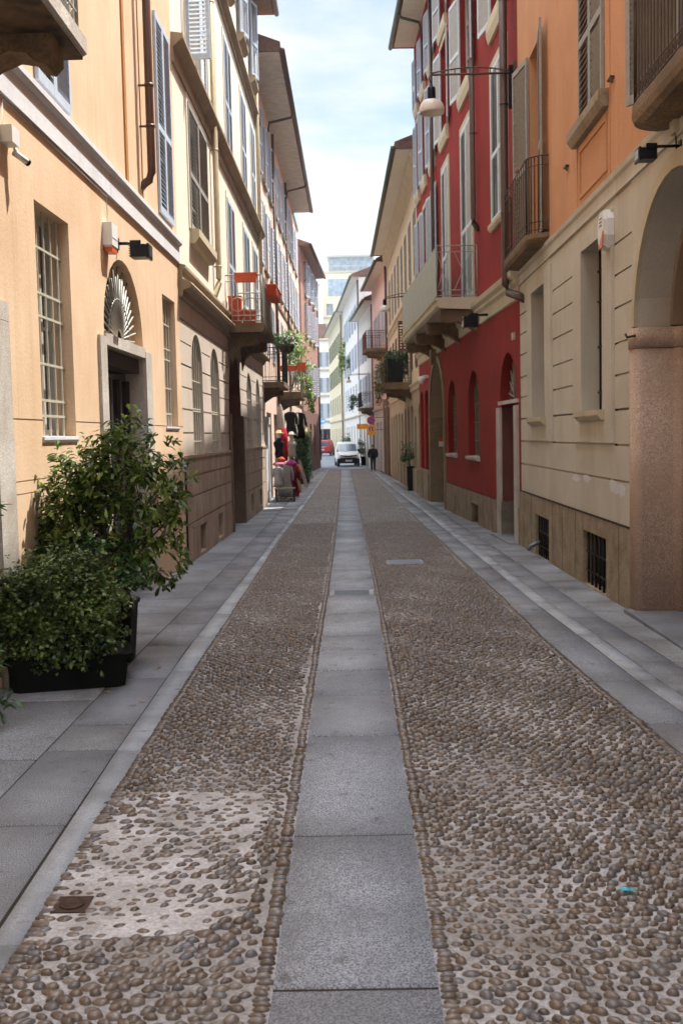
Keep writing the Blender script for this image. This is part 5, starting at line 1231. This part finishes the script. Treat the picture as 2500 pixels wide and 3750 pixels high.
# ---- vans
def wheel(t, x, y, r, w_):
    wb = MB(); n = 20
    def ring(rr, xx): return [(xx, y+rr*math.cos(2*PI*k/n), r+rr*math.sin(2*PI*k/n)) for k in range(n)]
    wb._ext(ring(r, x-w_/2), ring(r, x+w_/2)); o = wb.build('wheel', M['blackmetal'], t)
    wb = MB(); s = 1 if x > 0 else -1; wb._ext(ring(r*.6, x+s*w_/2), ring(r*.55, x+s*(w_/2+.015))); wb.build('rim', M['steel'], o)
def van(name, label, loc, rz, body, prof, glassm, W_=1.68, rear=False, L=4.4):
    """prof: (y, z, halfwidth) loop around the side view; y=0 front, y grows backwards"""
    t = thing(name, label, 'van', loc, rz); bodym = M[body] if isinstance(body, str) else body
    me = bpy.data.meshes.new('body'); n = len(prof)
    V = [(-h, y, z) for y, z, h in prof]+[(h, y, z) for y, z, h in prof]
    me.from_pydata(V, [], [tuple(range(n)), tuple(range(2*n-1, n-1, -1))]+[(k, (k+1) % n, n+(k+1) % n, n+k) for k in range(n)])
    bm = bmesh.new(); bm.from_mesh(me); bmesh.ops.triangulate(bm, faces=[f for f in bm.faces if len(f.verts) > 4]); bmesh.ops.recalc_face_normals(bm, faces=bm.faces); bm.to_mesh(me); bm.free()
    me.materials.append(bodym); o = bpy.data.objects.new('body', me); COL.objects.link(o); o.parent = t
    bv = o.modifiers.new('bevel', 'BEVEL'); bv.width = .045; bv.segments = 3; bv.limit_method = 'ANGLE'; bv.angle_limit = R(20)
    for y in (.75, L-.85):
        for x in (-W_/2+.08, W_/2-.08): wheel(t, x, y, .31, .2)
    return t, o
vw = paint('white_van_paint', 'd4d4d0', .25, 0, .05, .5); vr = paint('red_van_paint', 'b41420', .3, 0, .1, .5)
P_front = [(0.02, .28, .80), (-.03, .5, .82), (.0, .72, .82), (.12, .92, .80), (.62, 1.10, .78), (1.28, 1.72, .66), (1.55, 1.84, .64), (4.2, 1.86, .64), (4.4, 1.7, .66), (4.42, .9, .82), (4.4, .3, .82)]
t, body = van('white_van', 'white van with dark bumper facing the camera in the middle of the street', (-.22, 81, gz(81)), R(4), vw, P_front, None)
def pan(parent, name, pts, mat, th=.008, sub=None):
    mb = MB(); a = Vector(pts[1])-Vector(pts[0]); b = Vector(pts[-1])-Vector(pts[0]); nn = a.cross(b).normalized()
    if nn.y > 0: nn = -nn
    mb._ext([tuple(Vector(p)-nn*.02) for p in pts], [tuple(Vector(p)+nn*th) for p in pts]); return mb.build(name, mat, parent)
pan(t, 'windscreen', [(-.68, .69, 1.16), (.68, .69, 1.16), (.6, 1.25, 1.70), (-.6, 1.25, 1.70)], M['glassblue'])
pan(t, 'sun_shade', [(-.66, .68, 1.17), (-.1, .68, 1.17), (-.1, 1.245, 1.69), (-.58, 1.245, 1.69)], paint('pale_sun_shade', 'b4ccd8', .5), .014)
mb = MB(); mb.box(-.83, .83, -.09, .12, .26, .62); mb.box(-.6, .6, -.075, -.02, .62, .68); mb.build('bumper', M['blackmetal'], t)
mb = MB(); mb.out([(-.62, .84), (-.2, .74), (.2, .74), (.62, .84), (.6, .88), (0, .82), (-.6, .88)], -.03, .06); mb.build('grille', M['blackmetal'], t)
for s in (-1, 1):
    mb = MB(); mb._ext([(s*.5, .0, .78), (s*.80, .10, .80), (s*.79, .18, .98), (s*.55, .1, .9)], [(s*.5, .1, .78), (s*.80, .2, .80), (s*.79, .28, .98), (s*.55, .2, .9)]); mb.build('headlight', M['steel'], t)
    mb = MB(); mb.box(s*.84-.06*(1 if s > 0 else -1)-.05, s*.84+.09, .85, .97, 1.1, 1.32); mb.build('wing_mirror', M['blackmetal'], t)
    mb = MB(); mb._ext([(s*.79, 1.0, 1.14), (s*.79, 1.95, 1.14), (s*.68, 1.95, 1.66), (s*.68, 1.4, 1.66)], [(s*.80, 1.0, 1.14), (s*.80, 1.95, 1.14), (s*.69, 1.95, 1.66), (s*.69, 1.4, 1.66)]); mb.build('side_window', M['glass'], t)
mb = MB(); mb.box(-.26, .26, -.105, -.088, .40, .52); mb.build('number_plate', sw, t)
P_rear = [(0, .3, .80), (-.02, .9, .81), (.06, 1.75, .68), (.2, 1.88, .66), (3.1, 1.86, .66), (3.5, 1.7, .68), (3.95, 1.1, .78), (4.35, .9, .8), (4.4, .3, .8)]
t, body = van('red_van', 'red van seen from behind at the bend on the left', (-3.3, 127, gz(127)), R(-6), vr, P_rear, None)
mb = MB(); mb.box(-.82, .82, -.08, .08, .28, .45); mb.build('bumper', M['blackmetal'], t)
pan(t, 'rear_window', [(-.58, -.0, 1.18), (.58, -.0, 1.18), (.55, .045, 1.62), (-.55, .045, 1.62)], M['glassblue'])
mb = MB(); mb.box(-.42, .1, -.05, -.03, .68, .8); mb.build('number_plate', sw, t)
mb = MB()
for z, a in ((1.08, .45), (.98, .3)): mb.box(-.5, -.5+a*2, -.04, -.022, z, z+.035)
mb.build('white_lettering', sw, t)
for s in (-1, 1): mb = MB(); mb.box(s*.72-.05, s*.72+.05, -.045, .02, .85, 1.25); mb.build('tail_light', sr, t)

# ---- person walking away
def skin_body(name, joints, edges, mat, parent, levels=2):
    me = bpy.data.meshes.new(name); me.from_pydata([j[:3] for j in joints], edges, []); o = bpy.data.objects.new(name, me); COL.objects.link(o)
    o.modifiers.new('skin', 'SKIN'); ss = o.modifiers.new('sub', 'SUBSURF'); ss.levels = ss.render_levels = levels
    me.skin_vertices.new() if not me.skin_vertices else None
    for v, j in zip(me.skin_vertices[0].data, joints): v.radius = (j[3], j[4] if len(j) > 4 else j[3])
    me.skin_vertices[0].data[0].use_root = True
    dg = bpy.context.evaluated_depsgraph_get(); dg.update(); m2 = bpy.data.meshes.new_from_object(o.evaluated_get(dg)); bpy.data.objects.remove(o)
    m2.materials.clear(); m2.materials.append(mat); m2.polygons.foreach_set('use_smooth', [True]*len(m2.polygons))
    o = bpy.data.objects.new(name, m2); COL.objects.link(o); o.parent = parent; return o
sk = paint('skin', 'b48468', .6, 0, .1)
t = thing('person', 'person in a dark coat and dark trousers walking away with head bowed', 'person', (1.38, 68.9, gz(68.9)), R(4))
J = [(0, 0, .93, .14, .11), (0, 0, 1.12, .15, .11), (0, 0, 1.36, .18, .11), (0, .02, 1.47, .06), (0, .05, 1.52, .055), (0, .09, 1.6, .085, .1), (0, .1, 1.68, .07, .08),
     (-.19, 0, 1.40, .06), (-.24, -.01, 1.14, .045), (-.2, .08, .92, .036), (-.19, .11, .84, .03), (.19, 0, 1.40, .06), (.24, -.01, 1.14, .045), (.2, .08, .92, .036), (.19, .11, .84, .03),
     (-.09, 0, .86, .09), (-.1, -.06, .48, .06), (-.1, -.12, .1, .042), (-.1, .03, .04, .035), (.09, 0, .86, .09), (.1, .08, .48, .06), (.1, .1, .1, .042), (.1, .24, .04, .035)]
E_ = [(0, 1), (1, 2), (2, 3), (3, 4), (4, 5), (5, 6), (2, 7), (7, 8), (8, 9), (9, 10), (2, 11), (11, 12), (12, 13), (13, 14), (0, 15), (15, 16), (16, 17), (17, 18), (0, 19), (19, 20), (20, 21), (21, 22)]
skin_body('body', J, E_, sk, t)
co_ = paint('navy_coat', '15161e', .85, 0, .2); tr_ = paint('black_trousers', '121216', .85, 0, .2)
JC = [(0, 0, .80, .23, .155), (0, 0, 1.05, .2, .145), (0, 0, 1.32, .23, .145), (0, .03, 1.46, .1), (-.22, 0, 1.38, .095), (-.28, -.01, 1.12, .075), (-.24, .08, .9, .06), (.22, 0, 1.38, .095), (.28, -.01, 1.12, .075), (.24, .08, .9, .06)]
skin_body('coat', JC, [(0, 1), (1, 2), (2, 3), (2, 4), (4, 5), (5, 6), (2, 7), (7, 8), (8, 9)], co_, t)
JT = [(0, 0, .9, .15, .12), (-.09, 0, .84, .105), (-.1, -.06, .48, .078), (-.1, -.12, .1, .062), (.09, 0, .84, .105), (.1, .08, .48, .078), (.1, .1, .1, .062)]
skin_body('trousers', JT, [(0, 1), (1, 2), (2, 3), (0, 4), (4, 5), (5, 6)], tr_, t)
for s, y in ((-1, -.12), (1, .1)):
    skin_body('shoe', [(s*.1, y-.03, .05, .055), (s*.1, y+.08, .045, .05), (s*.1, y+.17, .035, .035)], [(0, 1), (1, 2)], M['blackmetal'], t, 1)
skin_body('hair', [(0, .04, 1.58, .075, .06), (0, .06, 1.66, .095, .085), (0, .1, 1.72, .07, .07)], [(0, 1), (1, 2)], paint('grey_hair', '5c5048', .8), t, 1)
# ------------------------------------------------------------------ camera, sky, sun
F_ = 2450.; RHO = .0217; PIT = math.atan(176/2450.); YAW = 0.010526
cam = bpy.data.cameras.new('camera'); co = bpy.data.objects.new('camera', cam); COL.objects.link(co); SC.camera = co
cam.sensor_fit = 'VERTICAL'; cam.sensor_height = 36.; cam.lens = F_/2352*36; cam.clip_start = .05; cam.clip_end = 2000
cy, sy = math.cos(YAW), math.sin(YAW)
def w(v): return Vector((v[0]*cy-v[1]*sy, v[0]*sy+v[1]*cy, v[2]))
rt = Vector((1, 0, 0)); up = Vector((0, math.sin(PIT), math.cos(PIT))); fw = Vector((0, math.cos(PIT), -math.sin(PIT)))
r2 = w(rt*math.cos(RHO)-up*math.sin(RHO)); u2 = w(rt*math.sin(RHO)+up*math.cos(RHO)); f2 = w(fw)
co.matrix_world = Matrix(((r2.x, u2.x, -f2.x, 0), (r2.y, u2.y, -f2.y, 0), (r2.z, u2.z, -f2.z, 2.0), (0, 0, 0, 1)))
cam.dof.use_dof = True; cam.dof.focus_distance = 8.5; cam.dof.aperture_fstop = 5.6

SUN = Vector((1., 1.1, 2.83)).normalized()
elev = math.asin(SUN.z); azi = math.atan2(SUN.x, SUN.y)
sl = bpy.data.lights.new('sun', 'SUN'); sl.energy = 3.1; sl.angle = R(.6); sl.color = (1., .95, .88)
so = bpy.data.objects.new('sun', sl); COL.objects.link(so); so.rotation_euler = SUN.to_track_quat('Z', 'Y').to_euler(); so.location = (10, 11, 40)
wd = bpy.data.worlds.new('World'); SC.world = wd; wd.use_nodes = True; nt = wd.node_tree; bg = nt.nodes['Background']
sky = nt.nodes.new('ShaderNodeTexSky'); sky.sky_type = 'NISHITA'; sky.sun_disc = False; sky.sun_elevation = elev; sky.sun_rotation = azi
sky.air_density = 1.; sky.dust_density = 1.5
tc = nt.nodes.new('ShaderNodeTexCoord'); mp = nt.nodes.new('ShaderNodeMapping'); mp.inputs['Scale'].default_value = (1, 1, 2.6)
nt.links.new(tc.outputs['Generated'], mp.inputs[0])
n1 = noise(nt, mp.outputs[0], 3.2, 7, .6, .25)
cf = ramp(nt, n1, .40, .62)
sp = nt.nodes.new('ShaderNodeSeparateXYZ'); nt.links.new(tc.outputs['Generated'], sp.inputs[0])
cl = ramp(nt, sp.outputs[2], .42, .8, (1.78, 1.8, 1.83, 1), (15, 15.4, 16.2, 1))     # thin cloud deck, made far brighter overhead, out of view, to add fill light
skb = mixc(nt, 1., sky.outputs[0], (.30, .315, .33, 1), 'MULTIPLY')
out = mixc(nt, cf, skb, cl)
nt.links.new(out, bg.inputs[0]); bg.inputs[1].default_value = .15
SC.view_settings.view_transform = 'Standard'; SC.view_settings.look = 'None'; SC.view_settings.exposure = 1.98; SC.view_settings.gamma = 1
SC.view_settings.use_curve_mapping = False
SC.cycles.max_bounces = 8; SC.cycles.diffuse_bounces = 5; SC.cycles.caustics_reflective = False; SC.cycles.caustics_refractive = False

hz = MB(); hz.box(-60, 60, -30, 260, -1.5, 48)
hm = bpy.data.materials.new('thin_haze'); hm.use_nodes = True; ht = hm.node_tree
ht.nodes.remove(ht.nodes['Principled BSDF']); pv = ht.nodes.new('ShaderNodeVolumePrincipled'); pv.inputs['Density'].default_value = .0006; pv.inputs['Color'].default_value = (.93, .96, 1, 1)
pv.inputs['Anisotropy'].default_value = .2
ht.links.new(pv.outputs[0], ht.nodes['Material Output'].inputs['Volume'])
HZ = hz.build('haze', hm, kind='stuff', label='thin summer haze filling the street')
